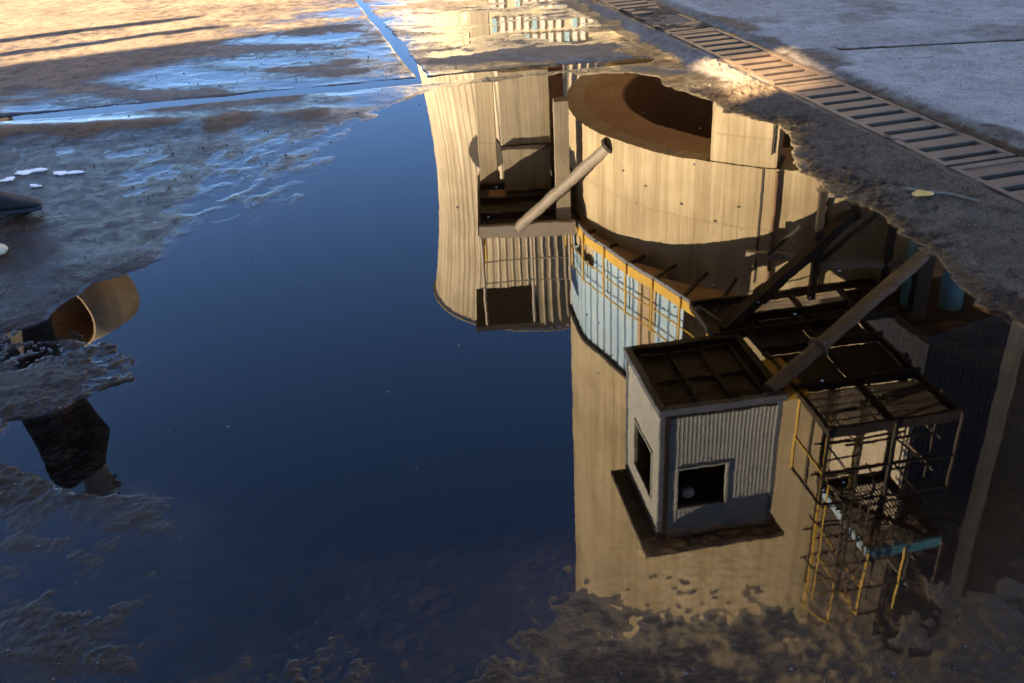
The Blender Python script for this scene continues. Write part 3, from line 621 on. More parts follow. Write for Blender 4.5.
for k in range(3):
    q = o + ex * (k * 0.88); m = MB(); m.tube((q.x, q.y, ZF - 0.1), (q.x, q.y, ZF + 1.05), 0.022, 8); m.build('post', 'dark_steel', pf)
for z in (0.55, 1.05): q = o; q2 = o + ex * 1.76; m = MB(); m.tube((q.x, q.y, ZF + z), (q2.x, q2.y, ZF + z), 0.02, 8); m.build('rail', 'dark_steel', pf)
for k in range(3):
    q = o + ey * (k * 0.42); m = MB(); m.tube((q.x, q.y, ZF - 0.05), (q.x, q.y, ZF + 1.05), 0.022, 8); m.build('post', 'yellow_paint' if k == 2 else 'dark_steel', pf)
for z in (0.55, 1.05): q = o; q2 = o + ey * 0.84; m = MB(); m.tube((q.x, q.y, ZF + z), (q2.x, q2.y, ZF + z), 0.02, 8); m.build('rail', 'dark_steel' if z > 1 else 'yellow_paint', pf)
m = MB(); q = cp(CW + 0.05, 0.0, ZF - 0.08); m.obox(q, ex * 0.30, ey * 0.9, (0, 0, 0.10)); m.build('stair_tread', 'yellow_paint', pf)
finish(pf)
# soffit walkway between cabin back and silo
wk = thing('link_walkway', 'dark grating walkway joining the cabin back to the silo wall', 'walkway', (4.2, 12.7, ZF))
o2 = cp(CW + 0.06, CD + 0.1, 0) - ex * 0.4
for k in range(4):
    m = MB(); q = o2 + ex * (k * 0.82)
    if k in (1, 2): grating(m, q, ex, ey, 0.78, 0.95, ZF + 0.004, 0.04); m.build('grating_panel', 'strut_steel', wk)
    else: m.obox(q + Vector((0, 0, ZF + 0.004)), ex * 0.78, ey * 0.95, (0, 0, 0.012)); m.build('floor_plate', 'dark_steel', wk)  # closed plate put in to darken this bay like shade
for v in (-0.06, 0.97): m = MB(); m.obox(o2 + ey * v + Vector((0, 0, ZF - 0.13)), ex * 3.25, ey * 0.05, (0, 0, 0.13)); m.build('beam', 'dark_steel', wk)
for k in range(5): m = MB(); m.obox(o2 + ex * (k * 0.80) + ey * -0.008 + Vector((0, 0, ZF - 0.09)), ex * 0.05, ey * 0.97, (0, 0, 0.08)); m.build('beam', 'dark_steel', wk)
finish(wk)

# ------------------------------------------------------------------ caged ladder with landings
ld = thing('caged_ladder', 'yellow caged ladder climbing from the service platform up the silo', 'ladder', (4.9, 10.6, ZF))
L0 = Vector((4.05, 10.0, 0)); lx = ex
LZ0, LZ1 = ZF + 0.05, 8.75
for s in (0, 0.48):
    q = L0 + lx * s; m = MB(); m.bar((q.x, q.y, LZ0), (q.x, q.y, LZ1), 0.05, 0.03); m.build('stile', 'yellow_paint' if s == 0 else 'dark_steel', ld)
for k in range(12):
    z = LZ0 + 0.2 + k * 0.27; a = L0; b = L0 + lx * 0.48; m = MB(); m.tube((a.x, a.y, z), (b.x, b.y, z), 0.013, 6); m.build('rung', 'yellow_paint' if k > 9 else 'dark_steel', ld)
for k in range(4):
    z = LZ0 + 0.9 + k * 0.75; m = MB(); pr = None
    for i in range(13):
        a = math.pi * i / 12; q = L0 + lx * (0.24 - 0.36 * math.cos(a)) - ey * (0.60 * math.sin(a)); q = Vector((q.x, q.y, z))
        if pr is not None: m.tube(pr, q, 0.014, 6)
        pr = q
    m.build('cage_hoop', 'yellow_paint' if k in (3,) else 'dark_steel', ld)
for i in range(1, 6):
    a = math.pi * i / 6; q = L0 + lx * (0.24 - 0.36 * math.cos(a)) - ey * (0.60 * math.sin(a)); m = MB(); m.tube((q.x, q.y, LZ0 + 0.9), (q.x, q.y, LZ1 - 0.4), 0.012, 6); m.build('cage_strap', 'yellow_paint' if i == 1 else 'dark_steel', ld)
finish(ld)
lg = thing('ladder_landing', 'small steel landing with blue and yellow edge at the ladder top', 'landing', (5.0, 10.6, 7.3))
ZL = 7.55; o3 = L0 + ex * 0.55 - ey * 0.45
m = MB(); grating(m, o3, ex, ey, 1.1, 1.5, ZL); m.build('grating_panel', 'dark_steel', lg)
for u0, uu, vv, mat in ((Vector((0, 0, 0)), ex * 1.1, ey * 0.05, 'pipe_blue'), (ey * 0.052, ex * 0.05, ey * 1.44, 'blue_sheet'), (ex * 1.05 + ey * 0.052, ex * 0.05, ey * 1.44, 'dark_steel'), (ey * 1.495, ex * 1.1, ey * 0.05, 'dark_steel')):
    m = MB(); m.obox(o3 + u0 + Vector((0, 0, ZL - 0.14)), uu, vv, (0, 0, 0.14)); m.build('edge_beam', mat, lg)
for a_, b_ in (((0, 0), (1.1, 1.5)), ((1.1, 0), (0, 1.5))):
    p0 = o3 + ex * a_[0] + ey * a_[1]; p1 = o3 + ex * b_[0] + ey * b_[1]; m = MB(); m.bar((p0.x, p0.y, ZL - 0.06), (p1.x, p1.y, ZL - 0.06 if a_[0] else ZL - 0.11), 0.05, 0.05); m.build('cross_brace', 'dark_steel', lg)
for u, v in ((0, 0), (0.55, 0), (1.1, 0), (0, 0.7), (0, 1.5)):
    q = o3 + ex * u + ey * v; m = MB(); m.tube((q.x, q.y, ZL - 0.1), (q.x, q.y, ZL + 1.05), 0.02, 8); m.build('post', 'yellow_paint' if u < 1 else 'dark_steel', lg)
for z in (0.55, 1.05):
    q, q2, q3 = o3, o3 + ex * 1.1, o3 + ey * 1.5; m = MB(); m.tube((q.x, q.y, ZL + z), (q2.x, q2.y, ZL + z), 0.018, 8); m.build('rail', 'dark_steel', lg)
    m = MB(); m.tube((q.x, q.y, ZL + z), (q3.x, q3.y, ZL + z), 0.018, 8); m.build('rail', 'yellow_paint', lg)
for u in (0, 1.05):
    q = o3 + ex * (u + 0.02) + ey * 1.52; m = MB(); m.bar((q.x, q.y, ZF), (q.x, q.y, ZL - 0.1), 0.07, 0.07); m.build('leg', 'dark_steel', lg)
finish(lg)

sc = thing('scaffold', 'dark tube scaffold with yellow uprights around the ladder landing', 'scaffold', (5.0, 10.6, ZF))
for i_, u in enumerate((0.50, 1.05, 1.62)):
    for v in (0.15, 0.95):
        q = L0 + ex * u + ey * v; m = MB(); m.tube((q.x, q.y, ZF + 0.01), (q.x, q.y, 9.3 - 0.3 * i_), 0.022, 8); m.build('upright', 'yellow_paint' if (i_ == 0 and v < 0.5) else 'dark_steel', sc)
for z in (6.05, 6.6, 7.15, 8.2, 8.75):
    for v in (0.15, 0.95): a = L0 + ex * 0.35 + ey * v; b = L0 + ex * 1.75 + ey * v; m = MB(); m.tube((a.x, a.y, z), (b.x, b.y, z), 0.018, 6); m.build('ledger', 'dark_steel', sc)
    for u in (0.50, 1.62): a = L0 + ex * (u + 0.03) + ey * 0.05; b = L0 + ex * (u + 0.03) + ey * 1.05; m = MB(); m.tube((a.x, a.y, z + 0.03), (b.x, b.y, z + 0.03), 0.018, 6); m.build('transom', 'strut_steel', sc)
for z0, z1, u0, u1 in ((ZF + 0.1, 6.6, 0.5, 1.6), (7.1, 8.7, 1.6, 0.5)):
    a = L0 + ex * u0 + ey * 0.12; b = L0 + ex * u1 + ey * 0.12; m = MB(); m.tube((a.x, a.y, z0), (b.x, b.y, z1), 0.018, 6); m.build('brace', 'dark_steel', sc)
finish(sc)

# ------------------------------------------------------------------ stair tower clad in dark sheet, blue pipes, neighbour silo
stw = thing('stair_tower', 'tall stair tower of dark corrugated sheet with one pale side wall', 'tower', (6.3, 12.5, 0))
TA, TB, TC, TDD = (Vector((*q, 0)) for q in ((5.95, 11.6), (7.55, 12.36), (7.25, 13.52), (5.50, 13.38)))
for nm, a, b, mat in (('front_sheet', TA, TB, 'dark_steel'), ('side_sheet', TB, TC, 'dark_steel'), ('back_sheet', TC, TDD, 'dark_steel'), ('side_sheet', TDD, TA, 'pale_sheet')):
    d = (b - a).normalized(); n = Vector((d.y, -d.x, 0)); m = MB(); corr_wall(m, a, d, n, (b - a).length, ZF + 0.06, 8.9 if mat == 'pale_sheet' else 17.0, 0.12, 0.015); m.build(nm, mat, stw)  # the sunlit lower part of one side wall is coloured pale
d = (TA - TDD).normalized(); m = MB(); corr_wall(m, TDD, d, Vector((d.y, -d.x, 0)), (TA - TDD).length, 8.902, 17.0, 0.12, 0.015); m.build('side_sheet', 'dark_steel', stw)  # same wall higher up, coloured dark for the shade on it
m = MB(); p4 = [TA, TB, TC, TDD]; m.add([(q.x, q.y, 17.002) for q in p4] + [(q.x, q.y, 17.12) for q in p4], [(3, 2, 1, 0), (4, 5, 6, 7), (0, 1, 5, 4), (1, 2, 6, 5), (2, 3, 7, 6), (3, 0, 4, 7)]); m.build('roof', 'roof_felt', stw)
m = MB(); m.add([(q.x, q.y, ZF - 0.06) for q in p4] + [(q.x, q.y, ZF + 0.055) for q in p4], [(3, 2, 1, 0), (4, 5, 6, 7), (0, 1, 5, 4), (1, 2, 6, 5), (2, 3, 7, 6), (3, 0, 4, 7)]); m.build('floor', 'dark_steel', stw)
for q in (TB, TC): m = MB(); m.bar((q.x - 0.1, q.y + 0.02, -0.03), (q.x - 0.1, q.y + 0.02, ZF - 0.06), 0.14, 0.14); m.build('leg', 'dark_steel', stw)
finish(stw)
for (px_, py_, lab) in ((6.11, 12.66, 'blue standing pipe next to the lower end of the flanged strut'), (6.62, 12.50, 'blue standing pipe under the outer corner of the stair tower')):
    pp = thing('blue_pipe', lab, 'pipe', (px_, py_, 0), 'blue pipes by the stair tower')
    m = MB(); m.tube((px_, py_, -0.02), (px_, py_, ZF - 0.04), 0.17, 20); m.build('pipe', 'pipe_blue', pp)
    m = MB(); m.tube((px_, py_, 3.95), (px_, py_, 4.02), 0.20, 20); m.build('clamp', 'strut_steel', pp); finish(pp)
ns = thing('concrete_silo', 'shaded brown concrete silo standing behind the right flank of the tan silo', 'silo', (*NC, 0))
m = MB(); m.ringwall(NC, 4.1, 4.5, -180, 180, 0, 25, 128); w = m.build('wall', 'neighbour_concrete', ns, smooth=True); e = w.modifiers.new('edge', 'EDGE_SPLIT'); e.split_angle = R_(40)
m = MB(); m.ringwall(NC, 0.1, 4.6, -180, 180, 25.0, 25.3, 64); m.build('roof', 'roof_felt', ns); finish(ns)
# secondary steelwork behind the struts
bf = thing('brace_frame', 'dark cross-braced steel frame on the silo wall behind the struts', 'steel frame', tuple(sp(0, SR + 0.4, 3.5)))
for a in (-14, -2, 10): q = sp(a, SR + 0.45, 0); m = MB(); m.bar((q.x, q.y, 0), (q.x, q.y, ZF - 0.02), 0.10, 0.10); m.build('column', 'dark_steel', bf)
for z in (3.6, 4.75):
    m = MB(); m.bar(sp(-14, SR + 0.45, z), sp(-2, SR + 0.45, z), 0.08, 0.10); m.bar(sp(-2, SR + 0.45, z), sp(10, SR + 0.45, z), 0.08, 0.10); m.build('beam', 'strut_steel', bf)
m = MB(); m.bar(sp(-14, SR + 0.50, 4.75), sp(-2, SR + 0.50, 3.6), 0.06, 0.06); m.build('brace', 'dark_steel', bf)
m = MB(); m.bar(sp(-2, SR + 0.50, 4.75), sp(10, SR + 0.50, 3.6), 0.06, 0.06); m.build('brace', 'strut_steel', bf)
m = MB(); m.bar(sp(-26, SR + 0.35, 4.72), sp(-14, SR + 0.35, 4.70), 0.08, 0.10); m.build('beam', 'strut_steel', bf)
m = MB(); m.bar(sp(-22, SR + 0.35, 4.68), sp(-17, SR + 0.35, 4.15), 0.05, 0.05); m.build('brace', 'dark_steel', bf)
finish(bf)

# ------------------------------------------------------------------ open platform left of the silo, with its pier and shaft
op = thing('open_platform', 'open roofed platform with thin railing at the left flank of the silo', 'platform', (0.4, 18, ZF))
PX0, PX1, PY0, PY1 = -0.47, 1.20, 16.5, 19.5
m = MB(); m.box(PX0, PX1 + 0.1, PY0 + 0.13, PY1, ZF + 0.03, ZF + 0.12); m.build('floor', 'dark_steel', op)
m = MB(); m.box(PX0 - 0.03, PX1 + 0.12, PY0, PY0 + 0.125, ZF - 0.12, ZF + 0.13); m.build('front_beam', 'strut_steel', op)
m = MB(); m.box(PX0 - 0.06, PX0 - 0.005, PY0 + 0.13, PY1, ZF - 0.08, ZF + 0.12); m.build('side_beam', 'dark_steel', op)
for y in (17.3, 18.1, 18.9): m = MB(); m.box(PX0, PX1, y, y + 0.08, ZF - 0.09, ZF + 0.028); m.build('joist', 'dark_steel', op)
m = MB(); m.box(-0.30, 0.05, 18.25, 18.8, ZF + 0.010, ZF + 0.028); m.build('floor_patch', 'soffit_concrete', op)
for x in (PX0, 0.48, PX1): m = MB(); m.tube((x, PY0 + 0.05, ZF + 0.1), (x, PY0 + 0.05, ZF + (2.0 if x < 1 else 1.1)), 0.028, 8); m.build('post', 'strut_steel', op)
for y in (17.5, 18.5, 19.4): m = MB(); m.tube((PX0, y, ZF + 0.1), (PX0, y, ZF + (2.0 if y > 19 else 1.1)), 0.025, 8); m.build('post', 'yellow_paint', op)
for z in (0.62, 1.08):
    m = MB(); m.tube((PX0, PY0 + 0.05, ZF + z), (PX1, PY0 + 0.05, ZF + z), 0.016, 8); m.build('rail', 'strut_steel', op)
    m = MB(); m.tube((PX0, PY0 + 0.05, ZF + z), (PX0, PY1, ZF + z), 0.016, 8); m.build('rail', 'yellow_paint', op)
m = MB(); m.box(PX0 - 0.22, 0.58, PY0 + 0.02, PY1 - 1.3, ZF + 2.0, ZF + 2.12); m.build('roof', 'dark_steel', op)
finish(op)
pr = thing('concrete_pier', 'pale slender concrete pier under the open platform', 'pier', (-0.25, 19, 0))
m = MB(); m.box(-0.47, -0.09, 19.05, 19.6, -0.05, ZF - 0.1); m.build('shaft', 'pier_concrete', pr, bevel=0.015)
m = MB(); m.box(-0.5, -0.06, 19.02, 19.63, ZF - 0.1, ZF + 0.02); m.build('cap', 'dirty_concrete', pr); finish(pr)
el = thing('elevator_shaft', 'stained box-shaped elevator casing hung under the open platform', 'shaft', (0.5, 19.2, 0))
m = MB(); m.box(0.00, 1.02, 18.72, 19.9, 2.9, 4.40); m.build('lower_casing', 'dirty_concrete', el, bevel=0.02)
m = MB(); m.box(-0.01, 1.03, 18.62, 19.9, 4.402, 4.47); m.build('ledge', 'dark_steel', el)
m = MB(); m.box(0.03, 1.0, 18.70, 19.9, 4.472, ZF + 0.02); m.build('upper_casing', 'dirty_concrete', el, bevel=0.01)
m = MB(); m.box(1.06, 1.34, 19.3, 20.2, 2.95, ZF); m.build('side_duct', 'hopper_steel', el); m = MB(); m.box(0.98, 1.24, 16.66, 16.95, 3.0, ZF - 0.1); m.build('riser_duct', 'dirty_concrete', el); finish(el)
st = thing('strut', 'pale raking strut from the silo ring to the open platform beam', 'strut', tuple(sp(-62, SR, 3.58)))
a, b = Vector((0.24, 16.55, ZF - 0.06)), sp(-62, SR - 0.04, 3.58); d = (b - a).normalized()
m = MB(); m.tube(a, b, 0.10, 14); m.build('tube', 'strut_steel', st); m = MB(); m.tube(b - d * 0.06, b, 0.16, 12); m.build('end_plate', 'dark_steel', st); finish(st)
bx = thing('junction_box', 'brown sheet junction box between the platform and the gallery', 'box', (1.5, 17, 4.9))
m = MB(); m.box(1.16, 1.32, 17.1, 17.9, 4.55, ZF - 0.14); m.build('box', 'hopper_steel', bx)
m = MB(); m.box(1.10, 1.16, 17.05, 17.95, 4.6, ZF - 0.14); m.build('door', 'tan_sheet', bx); finish(bx)

# ------------------------------------------------------------------ far silo, low hall
fs = thing('cooling_tower', 'distant pale ribbed cooling tower with waisted outline against the blue sky', 'tower', (*FC, 0))
m = MB(); NS, NZ = 360, 40; rows = []
def ct_r(z): return 4.5 * math.sqrt(1 + ((z - 12.8) / 11.1) ** 2)
for side in (0, 1):
    for i in range(NZ + 1):
        z = 18.7 * i / NZ
        for k in range(NS):
            r = ct_r(z) + (0.045 if k % 4 < 1 else 0) if side == 0 else ct_r(z) - 0.35
            a = 2 * math.pi * k / NS; rows.append((FC[0] + r * math.sin(a), FC[1] - r * math.cos(a), z))
o_ = NS * (NZ + 1); f = []
for i in range(NZ):
    for k in range(NS):
        k2 = (k + 1) % NS; f.append((i * NS + k, i * NS + k2, (i + 1) * NS + k2, (i + 1) * NS + k)); f.append((o_ + i * NS + k, o_ + (i + 1) * NS + k, o_ + (i + 1) * NS + k2, o_ + i * NS + k2))
for k in range(NS):
    k2 = (k + 1) % NS; f.append((NZ * NS + k, NZ * NS + k2, o_ + NZ * NS + k2, o_ + NZ * NS + k)); f.append((k, o_ + k, o_ + k2, k2))
m.add(rows, f); m.build('shell', 'far_concrete', fs)
m = MB(); m.ringwall(FC, ct_r(18.7) + 0.05, ct_r(18.7) + 0.16, -180, 180, 18.75, 18.72, 120); m.build('rim', 'far_concrete', fs)
m = MB(); c = Vector((-0.62, 37.9, 10.8)); nn = Vector((c.x - FC[0], c.y - FC[1], 0)).normalized()
m.tube(c - nn * 0.4, c + nn * 0.05, 0.80, 32); m.build('round_opening', 'channel_mud', fs); finish(fs)  # solid disc, coloured dark for the shade inside a round opening
hl = thing('low_hall', 'low tan hall with pale blue and white striped windows behind the silo', 'hall', (2.5, 29, 0))
m = MB(); m.box(-0.6, 9.0, 28, 34, -0.05, 4.6); m.build('wall', 'hall_wall', hl)
m = MB(); m.box(-0.8, 9.2, 27.8, 34.2, 4.602, 4.75); m.build('roof', 'roof_felt', hl)
for z0, z1, n0, n1 in ((3.02, 3.42, 0, 9), (3.62, 4.02, 0, 14), (4.12, 4.42, 1, 12)):
    for k in range(n0, n1):
        if (k * 7 + int(z0 * 10)) % 11 == 0: continue
        x = -0.05 + k * 0.23; m = MB(); m.box(x, x + 0.13, 27.96, 27.995, z0, z1); m.build('window_strip', 'white_panel' if (k * 3 + int(z0 * 7)) % 5 else 'sky_blue_panel', hl)
for k in range(6): m = MB(); m.box(-0.1 + k * 1.2, 0.75 + k * 1.2, 27.96, 27.995, 1.2, 2.6); wd = m.build('window', 'white_panel', hl); m = MB(); m.box(-0.02 + k * 1.2, 0.67 + k * 1.2, 27.945, 27.958, 1.28, 2.52); m.build('pane', 'dark_glass', wd)
finish(hl)
# ------------------------------------------------------------------ duct tower at the left
dt = thing('duct_tower', 'dark steel tower at the left carrying a wide open duct', 'tower', (-8.2, 13.6, 0))
for x in (-9.2, -7.6):
    for y in (13.0, 14.6): m = MB(); m.bar((x, y, -0.03), (x, y, 6.0), 0.14, 0.14); m.build('leg', 'dark_steel', dt)
for z in (2.0, 4.0, 5.9):
    m = MB(); m.bar((-9.2, 13.0, z), (-7.6, 13.0, z), 0.10, 0.12); m.build('beam', 'dark_steel', dt)
    m = MB(); m.bar((-9.2, 14.6, z), (-7.6, 14.6, z), 0.10, 0.12); m.build('beam', 'dark_steel', dt)
    m = MB(); m.bar((-7.6, 13.0, z), (-7.6, 14.6, z), 0.10, 0.12); m.build('beam', 'dark_steel', dt)
m = MB(); m.box(-9.3, -7.5, 12.9, 14.7, 4.1, 5.8); m.build('hood', 'dark_steel', dt)
finish(dt)
dc = thing('open_duct', 'wide open-ended tan duct with rusty inside on the dark left tower', 'duct', (-6.6, 13.4, 5))
c0 = Vector((-6.95, 13.3, 5.02)); ax = Vector((0.36, 0.92, 0.02)).normalized(); r0, r1 = 0.54, 0.56
u = ax.cross(Vector((0, 0, 1))).normalized(); v = u.cross(ax)
def duct(r_a, r_b, s0, s1, n=36):
    p = []
    for s, r in ((s0, r_a), (s1, r_b)): p += [c0 + ax * s + u * r * math.cos(2 * math.pi * k / n) + v * r * math.sin(2 * math.pi * k / n) for k in range(n)]
    return p, [(k, (k + 1) % n, (k + 1) % n + n, k + n) for k in range(n)]
m = MB(); m.add(*duct(r0, r1, 0, 1.0)); s_ = m.build('shell', 'pier_concrete', dc, smooth=True); sol = s_.modifiers.new('thickness', 'SOLIDIFY'); sol.thickness = 0.03
m = MB(); m.add(*duct(r0 - 0.06, r1 - 0.06, 0.01, 0.96)); s_ = m.build('lining', 'soffit_concrete', dc, smooth=True)  # inner tube in a plain brown colour
m = MB(); q = c0 + ax * 0.95; m.tube(q, q + ax * 0.05, r1 - 0.02, 36); m.build('end_plate', 'soffit_concrete', dc)
m = MB(); m.bar(c0 + ax * 0.5 + Vector((-0.2, 0, -0.6)), (-7.6, 14.5, 4.1), 0.12, 0.12); m.build('bracket', 'dark_steel', dc)
finish(dc)

# ------------------------------------------------------------------ works building behind the camera on the left: casts the yard's shade
wb = thing('works_building', 'tall brown works building on the left that shades the yard', 'building', (-16, -8, 0))
m = MB(); m.box(-19, -14, 0.25, 1.6, -0.05, 13); m.build('wall', 'brick_wall', wb)
m = MB(); m.box(-19, -14, -40, -4.6, -0.05, 13); m.build('wall', 'brick_wall', wb)
m = MB(); m.box(-14.12, -14.001, -4.598, 0.248, -0.05, 9.2); m.build('link_wall', 'brick_wall', wb)  # unseen thin wall added, its slot shaped to throw the sun patch
m = MB(); m.box(-14.12, -14.001, -4.598, -0.75, 9.202, 13); m.build('link_wall', 'brick_wall', wb)
m = MB(); m.box(-14.12, -14.001, -0.748, 0.248, 9.66, 13); m.build('link_duct', 'brick_wall', wb)  # added piece closing the slot above, trims the sun patch
m = MB(); m.box(-19.2, -13.8, 0.249, 1.75, 13.002, 13.2); m.build('roof', 'roof_felt', wb)
m = MB(); m.box(-19.2, -13.8, -40.2, -4.6, 13.002, 13.2); m.build('roof', 'roof_felt', wb)
for k in range(10):
    for z in (2, 6, 10):
        y = -38 + k * 3.7; m = MB(); m.box(-14.0, -13.95, y, y + 1.8, z, z + 1.7); wd = m.build('window', 'cabin_trim', wb); m = MB(); m.box(-13.95, -13.94, y + 0.08, y + 1.72, z + 0.08, z + 1.62); m.build('pane', 'dark_glass', wd)
finish(wb)
for i, (y, hgt, lab) in enumerate(((7.2, 4.2, 'slim grey yard pole beyond the works building'), (7.9, 4.0, 'slim grey yard pole next to the first one'))):
    lp_ = thing('yard_pole', lab, 'pole', (-9.5, y - 1.2, 0), 'poles by the works building'); m = MB(); m.tube((-9.5, y - 1.2, -0.02), (-9.5, y - 1.2, hgt), 0.11, 12, 0.09); m.build('shaft', 'dark_steel', lp_)
    m = MB(); m.tube((-9.5, y - 1.2, -0.01), (-9.5, y - 1.2, 0.06), 0.2, 12); m.build('base', 'dark_steel', lp_); finish(lp_)

# ------------------------------------------------------------------ person walking in from the left
def skin_mesh(name, pts, edges, mats, root=0, sub=2):
    me = bpy.data.meshes.new(name); me.from_pydata([p[0] for p in pts], edges, []); o = link(bpy.data.objects.new(name, me))
    for mm in mats: me.materials.append(M[mm])
    sk = o.modifiers.new('skin', 'SKIN'); sk.use_smooth_shade = True
    if not me.skin_vertices:
        bm = bmesh.new(); bm.from_mesh(me); bm.verts.layers.skin.verify(); bm.to_mesh(me); bm.free()
    for i, (q, r) in enumerate(pts):
        d = me.skin_vertices[0].data[i]; d.radius = r if isinstance(r, tuple) else (r, r); d.use_root = (i == root)
    sb = o.modifiers.new('sub', 'SUBSURF'); sb.levels = sub; sb.render_levels = sub
    bpy.context.view_layer.update(); dg = bpy.context.evaluated_depsgraph_get(); ev = o.evaluated_get(dg)
    m2 = bpy.data.meshes.new_from_object(ev); o.modifiers.clear(); o.data = m2
    m2.materials.clear()
    for mm in mats: m2.materials.append(M[mm])
    m2.polygons.foreach_set('use_smooth', [True] * len(m2.polygons))
    return o
PXc, PYc = -2.53, 4.32      # hips
gz = 0.01
P = [((PXc, PYc, 0.95), (0.17, 0.15)), ((PXc + 0.05, PYc, 1.12), (0.19, 0.17)), ((PXc + 0.10, PYc, 1.32), (0.20, 0.18)), ((PXc + 0.12, PYc, 1.44), (0.15, 0.14)),
     ((PXc + 0.14, PYc, 1.52), 0.06), ((PXc + 0.16, PYc, 1.62), (0.085, 0.095)), ((PXc + 0.17, PYc, 1.72), (0.075, 0.085)),
     # right side leg (near camera) forward
     ((PXc + 0.03, PYc + 0.09, 0.86), 0.095), ((PXc + 0.08, PYc + 0.07, 0.50), 0.07), ((PXc + 0.04, PYc + 0.04, 0.12), 0.05), ((PXc + 0.15, PYc + 0.06, 0.05), 0.035),
     ((PXc - 0.03, PYc - 0.09, 0.86), 0.095), ((PXc - 0.12, PYc - 0.10, 0.50), 0.07), ((PXc - 0.44, PYc - 0.10, 0.17), 0.05), ((PXc - 0.38, PYc - 0.10, 0.07), 0.035),
     # arms
     ((PXc + 0.11, PYc + 0.20, 1.41), 0.07), ((PXc + 0.02, PYc + 0.26, 1.14), 0.055), ((PXc + 0.12, PYc + 0.27, 0.92), 0.042),
     ((PXc + 0.12, PYc - 0.20, 1.41), 0.07), ((PXc + 0.14, PYc - 0.25, 1.14), 0.055), ((PXc + 0.18, PYc - 0.25, 0.90), 0.042)]
E_ = [(0, 1), (1, 2), (2, 3), (3, 4), (4, 5), (5, 6), (0, 7), (7, 8), (8, 9), (9, 10), (0, 11), (11, 12), (12, 13), (13, 14), (3, 15), (15, 16), (16, 17), (3, 18), (18, 19), (19, 20)]
P = [(Vector(q), r) for q, r in P]
body = skin_mesh('person', P, E_, ['cloth_dark', 'cloth_trouser', 'skin'])
for pl in body.data.polygons:
    z = pl.center.z; pl.material_index = 2 if z > 1.50 else 1 if z < 0.90 else 0
tag(body, 'person in dark jacket and trousers striding past the puddle', 'person')
# hands: palm with five curled fingers
def hand(base, fwd, side):
    fwd = Vector(fwd).normalized(); side = Vector(side).normalized(); dn = fwd.cross(side); pts = [(base, 0.026), (base + fwd * 0.05, (0.036, 0.016)), (base + fwd * 0.085, (0.038, 0.014))]; ed = [(0, 1), (1, 2)]
    for k, L in enumerate((0.068, 0.078, 0.072, 0.056)):
        q = base + fwd * 0.088 + side * (-0.03 + 0.02 * k); i = len(pts); pts += [(q, 0.0088), (q + fwd * L * 0.5 + dn * 0.012, 0.008), (q + fwd * L * 0.8 + dn * 0.035, 0.007)]; ed += [(2, i), (i, i + 1), (i + 1, i + 2)]
    i = len(pts); pts += [(base + fwd * 0.04 - side * 0.04, 0.011), (base + fwd * 0.08 - side * 0.055 + dn * 0.012, 0.0095)]; ed += [(1, i), (i, i + 1)]
    o = skin_mesh('hand', [(Vector(a_), b_) for a_, b_ in pts], ed, ['skin'], 0, 1); o.parent = body; return o
hand(P[17][0] + Vector((0, 0, -0.02)), (0.3, 0, -1), (1, 0, 0.3)); hand(P[20][0] + Vector((0, 0, -0.02)), (0.3, 0, -1), (1, 0, 0.3))
m = MB(); hc = Vector((PXc + 0.165, PYc, 1.69)); N = 14; rows = []
for i in range(8):
    th = math.pi * 0.56 * i / 7
    for k in range(N):
        ph = 2 * math.pi * k / N; back = 1 if math.cos(ph) < 0.3 else 0.45 + 0.0
        t_ = th * (1 if back == 1 else 0.6); rows.append(hc + Vector((0.105 * math.sin(t_) * math.cos(ph), 0.092 * math.sin(t_) * math.sin(ph), 0.115 * math.cos(t_) - 0.01)))
m.add(rows, [(i * N + k, i * N + (k + 1) % N, (i + 1) * N + (k + 1) % N, (i + 1) * N + k) for i in range(7) for k in range(N)]); m.build('hair', 'hair', body, smooth=True)
m = MB(); m.tube(hc + Vector((0.07, 0, -0.07)), hc + Vector((0.115, 0, -0.075)), 0.02, 8, 0.008); m.build('nose', 'skin', body, smooth=True)
for s in (-1, 1):
    m = MB(); m.tube(hc + Vector((0.072, 0.033 * s, -0.035)), hc + Vector((0.086, 0.033 * s, -0.035)), 0.012, 8); m.build('eye', 'shoe_leather', body)
    m = MB(); m.tube(hc + Vector((0, 0.078 * s, -0.055)), hc + Vector((-0.01, 0.10 * s, -0.05)), 0.028, 10, 0.018); m.build('ear', 'skin', body, smooth=True)
m = MB(); m.bar(hc + Vector((0.085, -0.025, -0.115)), hc + Vector((0.085, 0.025, -0.115)), 0.012, 0.008); m.build('mouth', 'soffit_concrete', body)
